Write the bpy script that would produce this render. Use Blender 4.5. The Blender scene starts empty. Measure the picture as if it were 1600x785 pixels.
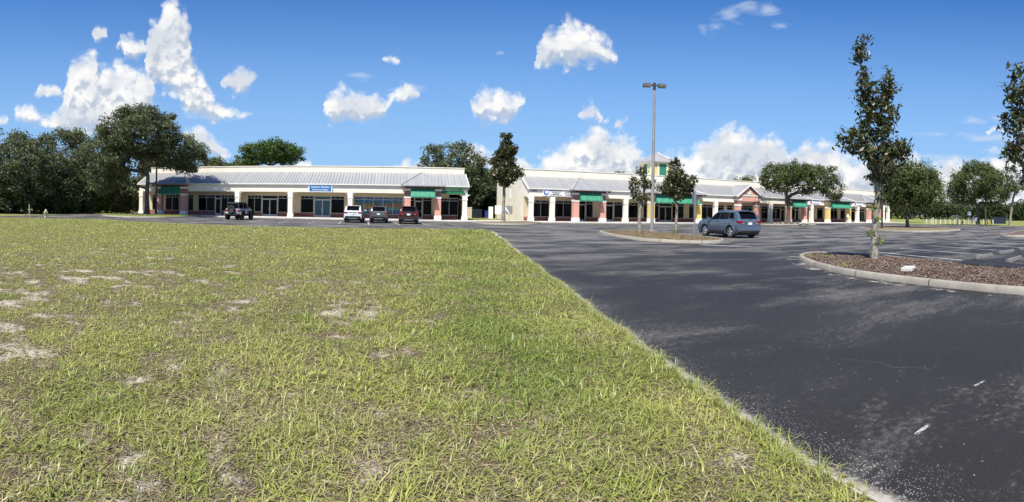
import bpy, bmesh, math, random
import numpy as np
from mathutils import Vector, Matrix
random.seed(7)
RNG = np.random.default_rng(11)
sc = bpy.context.scene
C = sc.collection
PI = math.pi

# ------------------------------------------------------------------ helpers
class MB:
    """collects faces, then links them as ONE mesh object"""
    def __init__(self):
        self.v = []; self.f = []; self.m = []
    def add(self, vs, fs, m=0):
        b = len(self.v); self.v += [tuple(p) for p in vs]
        for f in fs:
            self.f.append([b + i for i in f]); self.m.append(m)
    def box(self, x0, x1, y0, y1, z0, z1, m=0):
        self.add([(x0,y0,z0),(x1,y0,z0),(x1,y1,z0),(x0,y1,z0),(x0,y0,z1),(x1,y0,z1),(x1,y1,z1),(x0,y1,z1)],
                 [(0,3,2,1),(4,5,6,7),(0,1,5,4),(1,2,6,5),(2,3,7,6),(3,0,4,7)], m)
    def quad(self, a, b, c, d, m=0):
        self.add([a,b,c,d], [(0,1,2,3)], m)
    def tri(self, a, b, c, m=0):
        self.add([a,b,c], [(0,1,2)], m)
    def prism(self, pts, z0, z1, m=0):                       # pts counter-clockwise in xy
        n = len(pts)
        self.add([(x,y,z0) for x,y in pts] + [(x,y,z1) for x,y in pts],
                 [tuple(range(n-1,-1,-1)), tuple(range(n,2*n))] + [(i,(i+1)%n,n+(i+1)%n,n+i) for i in range(n)], m)
    def prism_y(self, pts, y0, y1, m=0):                     # pts in xz, extruded along y
        n = len(pts)
        self.add([(x,y0,z) for x,z in pts] + [(x,y1,z) for x,z in pts],
                 [tuple(range(n)), tuple(range(2*n-1,n-1,-1))] + [(i,n+i,n+(i+1)%n,(i+1)%n) for i in range(n)], m)
    def prism_x(self, pts, x0, x1, m=0):                     # pts in yz, extruded along x
        n = len(pts)
        self.add([(x0,y,z) for y,z in pts] + [(x1,y,z) for y,z in pts],
                 [tuple(range(n-1,-1,-1)), tuple(range(n,2*n))] + [(i,(i+1)%n,n+(i+1)%n,n+i) for i in range(n)], m)
    def tube(self, path, rad, n=8, m=0, cap=True):
        path = [Vector(p) for p in path]; K = len(path)
        if not hasattr(rad, '__len__'): rad = [rad]*K
        vs = []
        ref = Vector((0.31,0.95,0.02))
        for k in range(K):
            t = (path[min(k+1,K-1)] - path[max(k-1,0)]).normalized()
            a = t.cross(ref)
            if a.length < .15: a = t.cross(Vector((1,0,.2)))
            a.normalize(); b = t.cross(a)
            for i in range(n):
                w = 2*PI*i/n
                vs.append(path[k] + rad[k]*(math.cos(w)*a + math.sin(w)*b))
        fs = [(k*n+i, k*n+(i+1)%n, (k+1)*n+(i+1)%n, (k+1)*n+i) for k in range(K-1) for i in range(n)]
        if cap: fs += [tuple(range(n-1,-1,-1)), tuple(range((K-1)*n, K*n))]
        self.add(vs, fs, m)
    def lathe(self, prof, n=16, c=(0,0,0), m=0, axis='z'):   # prof = [(r, h)]
        K = len(prof); vs = []
        for r,h in prof:
            for i in range(n):
                w = 2*PI*i/n
                if axis == 'z': vs.append((c[0]+r*math.cos(w), c[1]+r*math.sin(w), c[2]+h))
                elif axis == 'x': vs.append((c[0]+h, c[1]+r*math.cos(w), c[2]+r*math.sin(w)))
                else: vs.append((c[0]+r*math.sin(w), c[1]+h, c[2]+r*math.cos(w)))
        fs = [(k*n+i, k*n+(i+1)%n, (k+1)*n+(i+1)%n, (k+1)*n+i) for k in range(K-1) for i in range(n)]
        self.add(vs, fs, m)
    def build_each(self, name, mats, parent=None, per=6):
        out = []                                             # one object for every `per` faces (one box or bar)
        for k in range(0, len(self.f), per):
            q = MB(); ids = sorted({i for f in self.f[k:k+per] for i in f}); mp = {i: j for j, i in enumerate(ids)}
            q.v = [self.v[i] for i in ids]; q.f = [[mp[i] for i in f] for f in self.f[k:k+per]]; q.m = self.m[k:k+per]
            out.append(q.build(name, mats, parent))
        return out
    def build(self, name, mats, parent=None, smooth=None, bevel=0):
        me = bpy.data.meshes.new(name)
        me.from_pydata(self.v, [], self.f)
        if not isinstance(mats, (list, tuple)): mats = [mats]
        for m in mats: me.materials.append(m)
        if len(mats) > 1: me.polygons.foreach_set('material_index', self.m)
        if bevel:
            bm = bmesh.new(); bm.from_mesh(me)
            bmesh.ops.remove_doubles(bm, verts=bm.verts, dist=1e-4)
            es = [e for e in bm.edges if len(e.link_faces) == 2 and e.calc_face_angle(0) > .6]
            bmesh.ops.bevel(bm, geom=es, offset=bevel, segments=2, affect='EDGES', profile=.6, clamp_overlap=True)
            bm.to_mesh(me); bm.free()
        if smooth is not None:
            me.polygons.foreach_set('use_smooth', [True]*len(me.polygons))
            me.set_sharp_from_angle(angle=math.radians(smooth))
        me.update()
        o = bpy.data.objects.new(name, me); C.objects.link(o)
        if parent is not None: o.parent = parent
        return o

def np_mesh(name, verts, faces, mats, attrs=None, parent=None, uniform=4):
    """fast mesh from numpy arrays; faces (n,3) or (n,4)"""
    me = bpy.data.meshes.new(name)
    n, k = faces.shape
    me.vertices.add(len(verts)); me.vertices.foreach_set('co', np.asarray(verts, np.float32).ravel())
    me.loops.add(n*k); me.loops.foreach_set('vertex_index', np.asarray(faces, np.int32).ravel())
    me.polygons.add(n)
    me.polygons.foreach_set('loop_start', np.arange(0, n*k, k, dtype=np.int32))
    me.polygons.foreach_set('loop_total', np.full(n, k, dtype=np.int32))
    for a, arr in (attrs or {}).items():
        at = me.attributes.new(a, 'FLOAT', 'POINT'); at.data.foreach_set('value', np.asarray(arr, np.float32))
    me.update(calc_edges=True); me.validate()
    for m in (mats if isinstance(mats, (list,tuple)) else [mats]): me.materials.append(m)
    o = bpy.data.objects.new(name, me); C.objects.link(o)
    if parent is not None: o.parent = parent
    return o

def tag(o, label=None, cat=None, group=None, kind=None):
    if label: o['label'] = label
    if cat: o['category'] = cat
    if group: o['group'] = group
    if kind: o['kind'] = kind
    return o
def thing(name, label, cat, loc=(0,0,0), rz=0, group=None):
    o = bpy.data.objects.new(name, None); C.objects.link(o)
    o.location = loc; o.rotation_euler = (0,0,rz); o.empty_display_size = .3
    return tag(o, label, cat, group)
def copy_tree(o, parent=None):
    c = o.copy(); C.objects.link(c); c.parent = parent
    for ch in list(o.children): copy_tree(ch, c)
    return c
def text(name, body, size, loc, m, parent=None, rot=(PI/2,0,0), ext=.012, align='CENTER', width=None, sx=1.0):
    cu = bpy.data.curves.new(name, 'FONT'); cu.body = body; cu.size = size; cu.extrude = ext
    cu.align_x = align; cu.align_y = 'CENTER'; cu.materials.append(m); cu.offset = size*.012
    tmp = bpy.data.objects.new(name, cu); C.objects.link(tmp)
    bpy.context.view_layer.update()
    me = bpy.data.meshes.new_from_object(tmp.evaluated_get(bpy.context.evaluated_depsgraph_get()))
    bpy.data.objects.remove(tmp); bpy.data.curves.remove(cu); me.name = name
    if not me.materials: me.materials.append(m)
    o = bpy.data.objects.new(name, me); C.objects.link(o)
    o.location = loc; o.rotation_euler = rot; o.scale = (sx,1,1)
    if parent is not None: o.parent = parent
    return o

# smooth 2-D value noise in numpy
class Noise2:
    def __init__(self, seed): self.t = np.random.default_rng(seed).random((256,256))
    def __call__(self, x, y):
        xi = np.floor(x).astype(int); yi = np.floor(y).astype(int); fx = x-xi; fy = y-yi
        fx = fx*fx*(3-2*fx); fy = fy*fy*(3-2*fy); t = self.t
        g = lambda a,b: t[a & 255, b & 255]
        return (g(xi,yi)*(1-fx)+g(xi+1,yi)*fx)*(1-fy) + (g(xi,yi+1)*(1-fx)+g(xi+1,yi+1)*fx)*fy
    def fbm(self, x, y, o=4):
        s = 0; a = .5; n = 0
        for i in range(o):
            s = s + a*self(x*2**i+17*i, y*2**i+9*i); n += a; a *= .5
        return s/n

# ------------------------------------------------------------------ materials
class NT:
    def __init__(self, m): self.m = m; self.t = m.node_tree; self.n = self.t.nodes
    def new(self, k, **kw):
        d = self.n.new(k)
        for a, b in kw.items(): setattr(d, a, b)
        return d
    def link(self, a, b): self.t.links.new(a, b)
    def val(self, sock, x):
        if hasattr(x, 'is_output') or hasattr(x, 'links'): self.link(x, sock)
        elif isinstance(x, (tuple, list)): sock.default_value = (*x, 1)[:4] if len(sock.default_value) == 4 else x
        else: sock.default_value = x
    def math(self, op, a, b=0.0, c=None, clamp=False):
        d = self.new('ShaderNodeMath', operation=op, use_clamp=clamp); self.val(d.inputs[0], a); self.val(d.inputs[1], b)
        if c is not None: self.val(d.inputs[2], c)
        return d.outputs[0]
    def ramp(self, x, a, b, lo=0.0, hi=1.0):
        d = self.new('ShaderNodeMapRange', interpolation_type='SMOOTHSTEP'); self.val(d.inputs[0], x)
        for i, q in enumerate((a, b, lo, hi)): d.inputs[i+1].default_value = q
        return d.outputs[0]
    def mix(self, f, a, b):
        d = self.new('ShaderNodeMix', data_type='RGBA'); self.val(d.inputs[0], f); self.val(d.inputs[6], a); self.val(d.inputs[7], b)
        return d.outputs[2]
    def noise(self, scale, detail=4, rough=.55, vec=None, dist=0):
        d = self.new('ShaderNodeTexNoise'); d.inputs['Scale'].default_value = scale; d.inputs['Detail'].default_value = detail
        d.inputs['Roughness'].default_value = rough; d.inputs['Distortion'].default_value = dist
        if vec is not None: self.link(vec, d.inputs['Vector'])
        return d.outputs['Fac']
    def pos(self, sx=1, sy=1, sz=1, rot=0):
        g = self.new('ShaderNodeNewGeometry'); d = self.new('ShaderNodeMapping'); d.inputs['Scale'].default_value = (sx,sy,sz)
        d.inputs['Rotation'].default_value = (0,0,rot)
        self.link(g.outputs['Position'], d.inputs['Vector']); return d.outputs[0]
    def attr(self, name):
        d = self.new('ShaderNodeAttribute', attribute_name=name); return d.outputs['Fac']
    def bump(self, h, strength=.3, dist=.02):
        d = self.new('ShaderNodeBump'); d.inputs['Strength'].default_value = strength; d.inputs['Distance'].default_value = dist
        self.link(h, d.inputs['Height']); return d.outputs[0]
def new_mat(name):
    m = bpy.data.materials.new(name); m.use_nodes = True
    t = NT(m); t.b = t.n['Principled BSDF']; t.out = t.n['Material Output']
    return m, t
def pm(name, col, rough=.6, var=.12, scale=2.0, bump=0, metal=0, spec=.5, bscale=40, coat=0, stain=0):
    """painted / plain surface: base colour broken by soft noise, fine bump"""
    m, t = new_mat(name); b = t.b
    p = t.pos()
    n = t.noise(scale, 5, .6, p)
    c2 = tuple(x*(1-var) for x in col); c1 = tuple(min(1, x*(1+var*.6)) for x in col)
    c = t.mix(t.ramp(n, .3, .7), c2, c1)
    if stain:
        ps = t.pos(1.5, 1.5, .25); s = t.ramp(t.noise(1.3, 6, .65, ps), .55, .8)
        c = t.mix(t.math('MULTIPLY', s, stain), c, tuple(x*.55 for x in col))
    t.link(c, b.inputs['Base Color'])
    b.inputs['Roughness'].default_value = rough; b.inputs['Metallic'].default_value = metal
    b.inputs['Specular IOR Level'].default_value = spec
    if coat: b.inputs['Coat Weight'].default_value = coat; b.inputs['Coat Roughness'].default_value = .04
    if bump: t.link(t.bump(t.noise(bscale, 4, .6, p), bump, .01), b.inputs['Normal'])
    return m
M = {}
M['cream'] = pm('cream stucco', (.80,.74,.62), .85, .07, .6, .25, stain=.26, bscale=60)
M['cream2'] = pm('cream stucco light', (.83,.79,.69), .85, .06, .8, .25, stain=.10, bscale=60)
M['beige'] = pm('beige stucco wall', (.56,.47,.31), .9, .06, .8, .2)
M['pink'] = pm('salmon stucco', (.68,.36,.285), .85, .10, 1.2, .3, stain=.15, bscale=60)
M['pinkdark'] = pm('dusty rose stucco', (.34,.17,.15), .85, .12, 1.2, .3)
M['yellow'] = pm('yellow stucco', (.72,.55,.19), .85, .08, 1.2, .3, stain=.12, bscale=60)
M['white'] = pm('white trim paint', (.80,.79,.75), .6, .05, 1.5, .05)
M['maroon'] = pm('dark red rafter paint', (.13,.04,.04), .7, .15, 3)
M['greenpaint'] = pm('green louvre paint', (.03,.22,.12), .6, .12, 3)
M['alu'] = pm('anodised aluminium', (.42,.42,.42), .4, .06, 4, metal=.3)
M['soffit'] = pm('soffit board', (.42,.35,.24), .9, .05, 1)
M['black'] = pm('black plastic', (.012,.012,.013), .55, .2, 8, .1)
M['rubber'] = pm('tyre rubber', (.02,.02,.02), .8, .25, 10, .2)
M['dkmetal'] = pm('dark bronze metal', (.06,.055,.05), .5, .15, 3, metal=.3)
M['galv'] = pm('galvanised steel', (.36,.36,.37), .5, .12, 5, metal=.35)
M['signgrey'] = pm('bare grey sign back', (.21,.22,.23), .6, .12, 3)
M['concpole'] = pm('weathered concrete pole', (.27,.265,.25), .85, .14, 2, .2, stain=.25)

def brick_mat():
    m, t = new_mat('red split face block'); p = t.pos(1,1,1)
    d = t.new('ShaderNodeSeparateXYZ'); t.link(p, d.inputs[0])
    cb = t.new('ShaderNodeCombineXYZ'); t.link(t.math('ADD', d.outputs[0], d.outputs[1]), cb.inputs[0]); t.link(d.outputs[2], cb.inputs[1])
    br = t.new('ShaderNodeTexBrick'); t.link(cb.outputs[0], br.inputs['Vector'])
    br.inputs['Scale'].default_value = 1; br.inputs['Brick Width'].default_value = .4; br.inputs['Row Height'].default_value = .2; br.inputs['Mortar Size'].default_value = .006
    br.inputs['Color1'].default_value = (.27,.105,.08,1); br.inputs['Color2'].default_value = (.20,.075,.06,1); br.inputs['Mortar'].default_value = (.18,.10,.08,1)
    t.link(br.outputs['Color'], t.b.inputs['Base Color']); t.b.inputs['Roughness'].default_value = .9
    t.link(t.bump(t.noise(40,4,.6,t.pos()), .4, .01), t.b.inputs['Normal'])
    return m
M['brick'] = brick_mat()
def pinkblock():
    m, t = new_mat('salmon painted block'); p = t.pos()
    d = t.new('ShaderNodeSeparateXYZ'); t.link(p, d.inputs[0])
    cb = t.new('ShaderNodeCombineXYZ'); t.link(t.math('ADD', d.outputs[0], d.outputs[1]), cb.inputs[0]); t.link(d.outputs[2], cb.inputs[1])
    br = t.new('ShaderNodeTexBrick'); t.link(cb.outputs[0], br.inputs['Vector'])
    br.inputs['Scale'].default_value = 1; br.inputs['Brick Width'].default_value = .4; br.inputs['Row Height'].default_value = .2; br.inputs['Mortar Size'].default_value = .012
    br.inputs['Color1'].default_value = (.68,.35,.275,1); br.inputs['Color2'].default_value = (.63,.31,.24,1); br.inputs['Mortar'].default_value = (.52,.29,.23,1)
    t.link(br.outputs['Color'], t.b.inputs['Base Color']); t.b.inputs['Roughness'].default_value = .9
    t.link(t.bump(t.noise(50,4,.6,p), .35, .01), t.b.inputs['Normal'])
    return m
M['pinkblock'] = pinkblock()
def roof_mat():
    m, t = new_mat('galvalume standing seam'); p = t.pos()
    d = t.new('ShaderNodeSeparateXYZ'); t.link(p, d.inputs[0])
    # each pan weathers a little differently
    pan = t.math('FLOOR', t.math('MULTIPLY', d.outputs[0], 2.5)); wn = t.new('ShaderNodeTexWhiteNoise', noise_dimensions='1D'); t.link(pan, wn.inputs['W'])
    st = t.noise(1.0, 6, .65, t.pos(1.5,.35,.35))
    f = t.math('ADD', t.math('MULTIPLY', wn.outputs[0], .30), t.math('MULTIPLY', st, .55))
    c = t.mix(t.ramp(f, .3, .85), (.335,.335,.33), (.425,.425,.42))
    t.link(c, t.b.inputs['Base Color']); t.b.inputs['Metallic'].default_value = .15; t.b.inputs['Roughness'].default_value = .5
    return m
M['roof'] = roof_mat(); M['seam'] = pm('shade-toned seam metal', (.25,.25,.25), .6, .1, 2, metal=.2)  # darker than the pans: shading along the seams put into the rib colour
def glass(name, col=(.006,.007,.009), rough=.04, spec=.4):
    m, t = new_mat(name); t.b.inputs['Base Color'].default_value = (*col,1); t.b.inputs['Roughness'].default_value = rough
    t.b.inputs['Specular IOR Level'].default_value = spec
    t.link(t.bump(t.noise(1.2,2,.5,t.pos()), .05, .02), t.b.inputs['Normal'])
    return m
M['glass'] = glass('dark shop glass', (.004,.0045,.006), .06, spec=.10)
M['carglass'] = glass('tinted car glass', (.004,.005,.006), .04, .10)
M['doorblue'] = glass('teal tinted door film', (.03,.09,.12), .15)
def awning_mat():
    m, t = new_mat('green awning canvas'); p = t.pos()
    d = t.new('ShaderNodeSeparateXYZ'); t.link(p, d.inputs[0])
    s = t.math('FRACT', t.math('MULTIPLY', d.outputs[0], .83)); seam = t.ramp(t.math('ABSOLUTE', t.math('SUBTRACT', s, .5)), .47, .5)
    c = t.mix(t.ramp(t.noise(2,4,.6,p), .3, .7), (.03,.20,.115), (.05,.27,.16))
    c = t.mix(t.math('MULTIPLY', seam, .5), c, (.15,.45,.32))
    t.link(c, t.b.inputs['Base Color']); t.b.inputs['Roughness'].default_value = .7
    return m
M['awning'] = awning_mat()
def mural_mat():
    m, t = new_mat('printed window graphics'); p = t.pos(1,0,1)
    d = t.new('ShaderNodeSeparateXYZ'); t.link(p, d.inputs[0])
    nz = t.noise(1.3, 4, .6, p); z = t.math('ADD', d.outputs[2], t.math('MULTIPLY', t.math('SUBTRACT', nz, .5), 1.6))
    r = t.new('ShaderNodeValToRGB'); t.link(t.math('MULTIPLY', z, .34), r.inputs[0])
    e = r.color_ramp.elements; e[0].position = .2; e[0].color = (.02,.07,.19,1); e[1].position = .95; e[1].color = (.04,.13,.28,1)
    for q, c in ((.36,(.02,.09,.22)),(.46,(.10,.22,.33)),(.53,(.25,.16,.06)),(.62,(.27,.11,.03)),(.70,(.05,.13,.10)),(.80,(.03,.12,.25))):
        k = r.color_ramp.elements.new(q); k.color = (*c,1)
    vo = t.new('ShaderNodeTexVoronoi'); vo.inputs['Scale'].default_value = 3.2; t.link(t.pos(1,0,.6), vo.inputs['Vector'])
    c = t.mix(t.ramp(t.noise(5,2,.5,p), .45, .7), r.outputs[0], (.035,.04,.05))
    hs = t.new('ShaderNodeMix', data_type='RGBA', blend_type='OVERLAY'); hs.inputs[0].default_value = .45; t.link(c, hs.inputs[6]); t.link(vo.outputs['Color'], hs.inputs[7])
    t.link(hs.outputs[2], t.b.inputs['Base Color']); t.b.inputs['Roughness'].default_value = .12
    return m
M['mural'] = mural_mat()
def flat(name, col, rough=.6): return pm(name, col, rough, .05, 4)
M['signblue'] = flat('blue sign face', (.03,.17,.40), .4)
M['letterwhite'] = flat('white lettering', (.8,.82,.85), .5)
M['lettergreen'] = flat('green sign letters', (.012,.16,.07), .5)
M['letterdark'] = flat('dark sign print', (.05,.05,.06), .5)
M['lettergrey'] = flat('faded window letters', (.20,.20,.20), .5)
M['letterpurple'] = flat('deep violet sign print', (.05,.03,.14), .5)
M['logoblue'] = flat('blue logo print', (.10,.16,.42), .5)
M['signwhite'] = flat('white sign panel', (.80,.80,.82), .4)
# ------------------------------------------------------------------ camera (stitched panorama: a cylinder)
F, Y0, ROLL, YAW, EYE = 770., 327.3, -.018, .225, 1.6
def cam_setup():
    cd = bpy.data.cameras.new('camera'); c = bpy.data.objects.new('camera', cd); C.objects.link(c); sc.camera = c
    cd.type = 'PANO'; cd.panorama_type = 'CENTRAL_CYLINDRICAL'
    cd.central_cylindrical_range_u_min = -800/F; cd.central_cylindrical_range_u_max = 800/F
    cd.central_cylindrical_range_v_min = -(785-Y0)/F; cd.central_cylindrical_range_v_max = Y0/F
    cd.central_cylindrical_radius = 1; cd.clip_start = .05; cd.clip_end = 5000
    s, k = math.sin(ROLL), math.cos(ROLL); a, b = math.cos(YAW), math.sin(YAW)
    yaw = lambda v: Vector((a*v[0]+b*v[1], -b*v[0]+a*v[1], v[2]))
    r, f, u = yaw((k,0,-s)), yaw((0,1,0)), yaw((s,0,k))
    c.matrix_world = Matrix(((r.x,u.x,-f.x,0),(r.y,u.y,-f.y,0),(r.z,u.z,-f.z,EYE),(0,0,0,1)))
cam_setup()
def sky_uv(x, y):            # a photo pixel -> compass bearing and slope of that bit of sky
    az = (x-800)/F; v = -(y-Y0)/F
    d = (math.sin(az), math.cos(az), v); k, s = math.cos(ROLL), math.sin(ROLL)
    d = (k*d[0]+s*d[2], d[1], -s*d[0]+k*d[2]); a, b = math.cos(YAW), math.sin(YAW)
    d = (a*d[0]+b*d[1], -b*d[0]+a*d[1], d[2])
    return math.atan2(d[0], d[1]), d[2]/math.hypot(d[0], d[1])

# ------------------------------------------------------------------ sun and sky
SUN_EL, SUN_AZ = math.radians(57), math.radians(217)
sd = bpy.data.lights.new('sun', 'SUN'); sd.energy = 5.0; sd.angle = math.radians(.53); sd.color = (1,.95,.86)
so = bpy.data.objects.new('sun', sd); C.objects.link(so)
so.rotation_euler = Vector((-math.sin(SUN_AZ)*math.cos(SUN_EL), -math.cos(SUN_AZ)*math.cos(SUN_EL), -math.sin(SUN_EL))).to_track_quat('-Z','Y').to_euler()

# cumulus: per layer (x, top, bottom) along the horizon in photo pixels, turned into bearings and slopes
NO = None
CUM = [
 [(-110,150,215),(-60,140,215),(-30,165,205),(0,177,197),(12,180,197),NO,(22,166,192),(40,163,192),(58,168,194),(70,183,202),(84,178,206),(97,163,212),(104,112,220),(115,82,222),(135,80,222),(143,69,222),(150,72,222),(154,98,222),(165,104,222),(185,94,222),(200,97,216),(207,108,210),(213,99,205),(222,102,200),(233,114,186),(242,120,165),NO],
 [(228,80,130),(233,34,135),(241,29,135),(249,27,138),(255,2,140),(262,-14,145),(273,-14,150),(281,12,158),(288,13,168),(293,20,178),(297,46,186),(303,88,190),(312,104,192),(320,116,194),(329,136,194),(337,156,194),(352,166,190),(368,171,187),(394,177,184),NO,
  (1540,206,210),(1556,198,210),(1572,200,209),NO],
 [(55,139,152),(63,134,155),(73,131,158),(86,131,158),(98,140,152),NO,(144,44,62),(151,36,68),(159,41,70),(167,37,62),(178,47,55),NO,(182,74,82),(193,54,94),(204,49,98),(216,61,93),(230,62,82),NO,(344,124,131),(358,107,143),(373,101,148),(387,104,150),(404,118,124),NO,
  (506,156,170),(513,141,194),(526,136,196),(539,134,196),(549,140,190),(556,141,196),(571,139,196),(586,144,194),(599,158,190),(606,150,178),(613,138,160),(629,130,163),(646,131,160),(656,144,150),NO,
  (733,153,168),(744,147,193),(755,136,196),(768,140,199),(779,135,199),(791,142,196),(806,146,190),(817,141,174),(822,150,156),NO,
  (836,86,104),(848,56,108),(862,38,108),(880,33,108),(896,26,106),(911,32,106),(926,43,104),(938,50,104),(951,60,106),(961,76,100),(966,88,92),NO],
 [(286,202,228),(299,194,243),(313,192,248),(327,202,248),(337,220,248),(347,223,248),(358,236,250),NO,(452,256,266),(470,247,266),(488,255,266),NO,(606,258,268),(634,249,268),(650,254,268),(666,249,268),(682,259,268),NO,
  (727,223,275),(739,218,275),(752,229,275),(766,234,275),(777,244,278),(796,241,280),(816,245,280),(831,257,280),(845,248,310),(855,236,310),(868,230,310),(881,220,310),(894,223,310),(905,206,310),(918,194,310),(935,191,310),(948,197,310),(959,205,310),(975,202,310),(990,211,310),(1000,233,310),(1006,250,310),
  (1030,244,315),(1046,239,315),(1060,234,320),(1074,239,325),(1086,227,330),(1101,216,335),(1116,203,335),(1131,193,335),(1143,188,335),(1153,191,335),(1166,202,335),(1181,210,335),(1196,214,335),(1211,214,335),(1224,221,335),(1231,240,335),
  (1240,233,335),(1256,221,335),(1276,216,335),(1301,221,335),(1321,234,340),(1341,244,340),(1361,249,340),(1391,246,340),(1411,236,340),(1431,239,340),(1446,257,340),(1461,248,340),(1476,238,340),(1491,247,345),(1511,249,345),(1531,246,345),(1551,236,345),(1571,234,345),(1601,244,345),(1640,225,345),(1700,205,345)],
 [(600,89,96),(612,79,100),(624,91,97),NO,(774,78,85),(786,78,84),NO,(906,172,182),(915,158,193),(928,158,194),(939,171,196),(947,178,186),NO,(951,200,214),(965,181,210),(982,176,186),NO],
]
WISP = [(1117,42,24,22),(1140,22,24,18),(1170,12,30,14),(1200,14,20,16),(1100,48,12,14),(1530,190,50,9),(1555,184,20,8),(1470,210,70,7),(1560,216,60,9),(1600,222,60,9),(1440,245,80,8),
        (1560,235,70,8),(1220,40,20,8),(640,140,40,16),(560,118,30,9),(330,182,60,10),(60,185,50,14),(1500,248,60,10),(200,160,60,50),(1300,305,160,16),(960,265,130,12)]
def make_world():
    w = bpy.data.worlds.new('World'); sc.world = w; w.use_nodes = True
    t = NT(w); t.n.clear()
    out = t.new('ShaderNodeOutputWorld'); bg = t.new('ShaderNodeBackground'); t.link(bg.outputs[0], out.inputs[0])
    sky = t.new('ShaderNodeTexSky', sky_type='NISHITA'); sky.sun_disc = False
    sky.sun_elevation = SUN_EL; sky.sun_rotation = SUN_AZ; sky.altitude = 10; sky.air_density = 1.0; sky.dust_density = .3; sky.ozone_density = 2.2
    U0, US = -.95, 2.36
    g = bpy.data.node_groups.new('cumulus', 'ShaderNodeTree')
    g.interface.new_socket('uv', in_out='INPUT', socket_type='NodeSocketVector')
    for s in ('soft', 'mid', 'full'): g.interface.new_socket(s, in_out='OUTPUT', socket_type='NodeSocketFloat')
    class GW: node_tree = g
    q = NT(GW); gi = q.new('NodeGroupInput'); go = q.new('NodeGroupOutput')
    def vm(op, a, b=None, c=None):
        d = q.new('ShaderNodeVectorMath', operation=op)
        for i, x in enumerate((a, b, c)):
            if x is None: continue
            if isinstance(x, tuple): d.inputs[i].default_value = x
            else: q.link(x, d.inputs[i])
        return d
    fb = q.new('ShaderNodeTexNoise'); fb.inputs['Scale'].default_value = 34; fb.inputs['Detail'].default_value = 5; fb.inputs['Roughness'].default_value = .6; q.link(gi.outputs[0], fb.inputs['Vector'])
    off = vm('SUBTRACT', fb.outputs['Color'], (.5,.5,.5)).outputs[0]
    uv = vm('MULTIPLY_ADD', off, (.026,.022,0), gi.outputs[0]).outputs[0]
    sx = q.new('ShaderNodeSeparateXYZ'); q.link(uv, sx.inputs[0])
    U = q.math('MULTIPLY_ADD', sx.outputs[0], 1/US, -U0/US); Vv = sx.outputs[1]
    acc = None
    for L in CUM:
        pt = []
        L = [NO]*(L[0][0] > -100) + L + [NO]*(L[-1] is not NO and L[-1][0] < 1690)
        for k, p in enumerate(L):
            if p is None:
                for n_, d_ in ((L[k-1] if k else None, 6), (L[k+1] if k+1 < len(L) else None, -6)):
                    if n_ is None: continue
                    u, v = sky_uv(n_[0]+d_, (n_[1]+n_[2])/2); pt.append((u, v-.02, v+.02))
            else:
                u, v1 = sky_uv(p[0], p[1]); _, v0 = sky_uv(p[0], p[2]); pt.append((u, v1, v0))
        fc = []
        for j in (1, 2):
            n = q.new('ShaderNodeFloatCurve'); cm = n.mapping; cv = cm.curves[0]
            P = sorted(((a[0]-U0)/US, min(1,max(0,a[j]/.6+.1))) for a in pt); P = [p for p in P if 0 < p[0] < 1]
            P = [(0., P[0][1])] + P + [(1., P[-1][1])]
            cv.points[0].location = P[0]; cv.points[1].location = P[-1]
            for p in P[1:-1]: cv.points.new(*p)
            for p in cv.points: p.handle_type = 'VECTOR'
            cm.update(); q.link(U, n.inputs['Value'])
            fc.append(q.math('MULTIPLY_ADD', n.outputs[0], .6, -.06))
        a_ = q.math('SUBTRACT', fc[0], Vv); b_ = q.math('SUBTRACT', Vv, fc[1])
        th = q.math('ADD', q.math('MINIMUM', q.math('MULTIPLY', q.math('MAXIMUM', q.math('ADD', a_, b_), 0), .30), .026), .010)
        d = q.math('DIVIDE', q.math('MINIMUM', a_, b_), th)
        acc = d if acc is None else q.math('MAXIMUM', acc, d)
    base = q.math('MAXIMUM', acc, -1.5)
    vo = q.new('ShaderNodeTexVoronoi', feature='F1'); vo.inputs['Scale'].default_value = 42; vo.inputs['Detail'].default_value = 2.3; vo.inputs['Roughness'].default_value = .52
    q.link(uv, vo.inputs['Vector'])
    bil = q.math('SUBTRACT', .42, vo.outputs['Distance'])
    q.link(base, go.inputs['soft'])
    mid = q.math('MULTIPLY_ADD', bil, .8, q.math('MULTIPLY_ADD', q.math('MINIMUM', base, 1.1), 1.1, .30)); q.link(mid, go.inputs['mid'])
    q.link(q.math('ADD', mid, q.math('MULTIPLY', q.math('SUBTRACT', fb.outputs['Fac'], .5), .95)), go.inputs['full'])
    # direction -> (bearing, slope)
    tc = t.new('ShaderNodeTexCoord'); sp = t.new('ShaderNodeSeparateXYZ'); t.link(tc.outputs['Generated'], sp.inputs[0])
    az = t.math('ARCTAN2', sp.outputs[0], sp.outputs[1])
    hz = t.math('SQRT', t.math('MAXIMUM', t.math('ADD', t.math('MULTIPLY', sp.outputs[0], sp.outputs[0]), t.math('MULTIPLY', sp.outputs[1], sp.outputs[1])), 1e-4))
    el = t.math('DIVIDE', sp.outputs[2], hz)
    cb = t.new('ShaderNodeCombineXYZ'); t.link(az, cb.inputs[0]); t.link(el, cb.inputs[1])
    def dens(du, dv):
        n = t.new('ShaderNodeGroup'); n.node_tree = g
        a = t.new('ShaderNodeVectorMath', operation='ADD'); a.inputs[1].default_value = (du,dv,0); t.link(cb.outputs[0], a.inputs[0]); t.link(a.outputs[0], n.inputs[0])
        return n.outputs
    d0 = dens(0,0); d1 = dens(-.008,.017)
    alpha = t.ramp(d0[2], -.34, .86)
    # puffs facing the sun side are bright, undersides and hollows blue-grey
    rel = t.math('SUBTRACT', d0[1], d1[1])
    lit = t.ramp(rel, -.42, .24)
    thick = t.ramp(d0[0], .15, .75)
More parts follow.
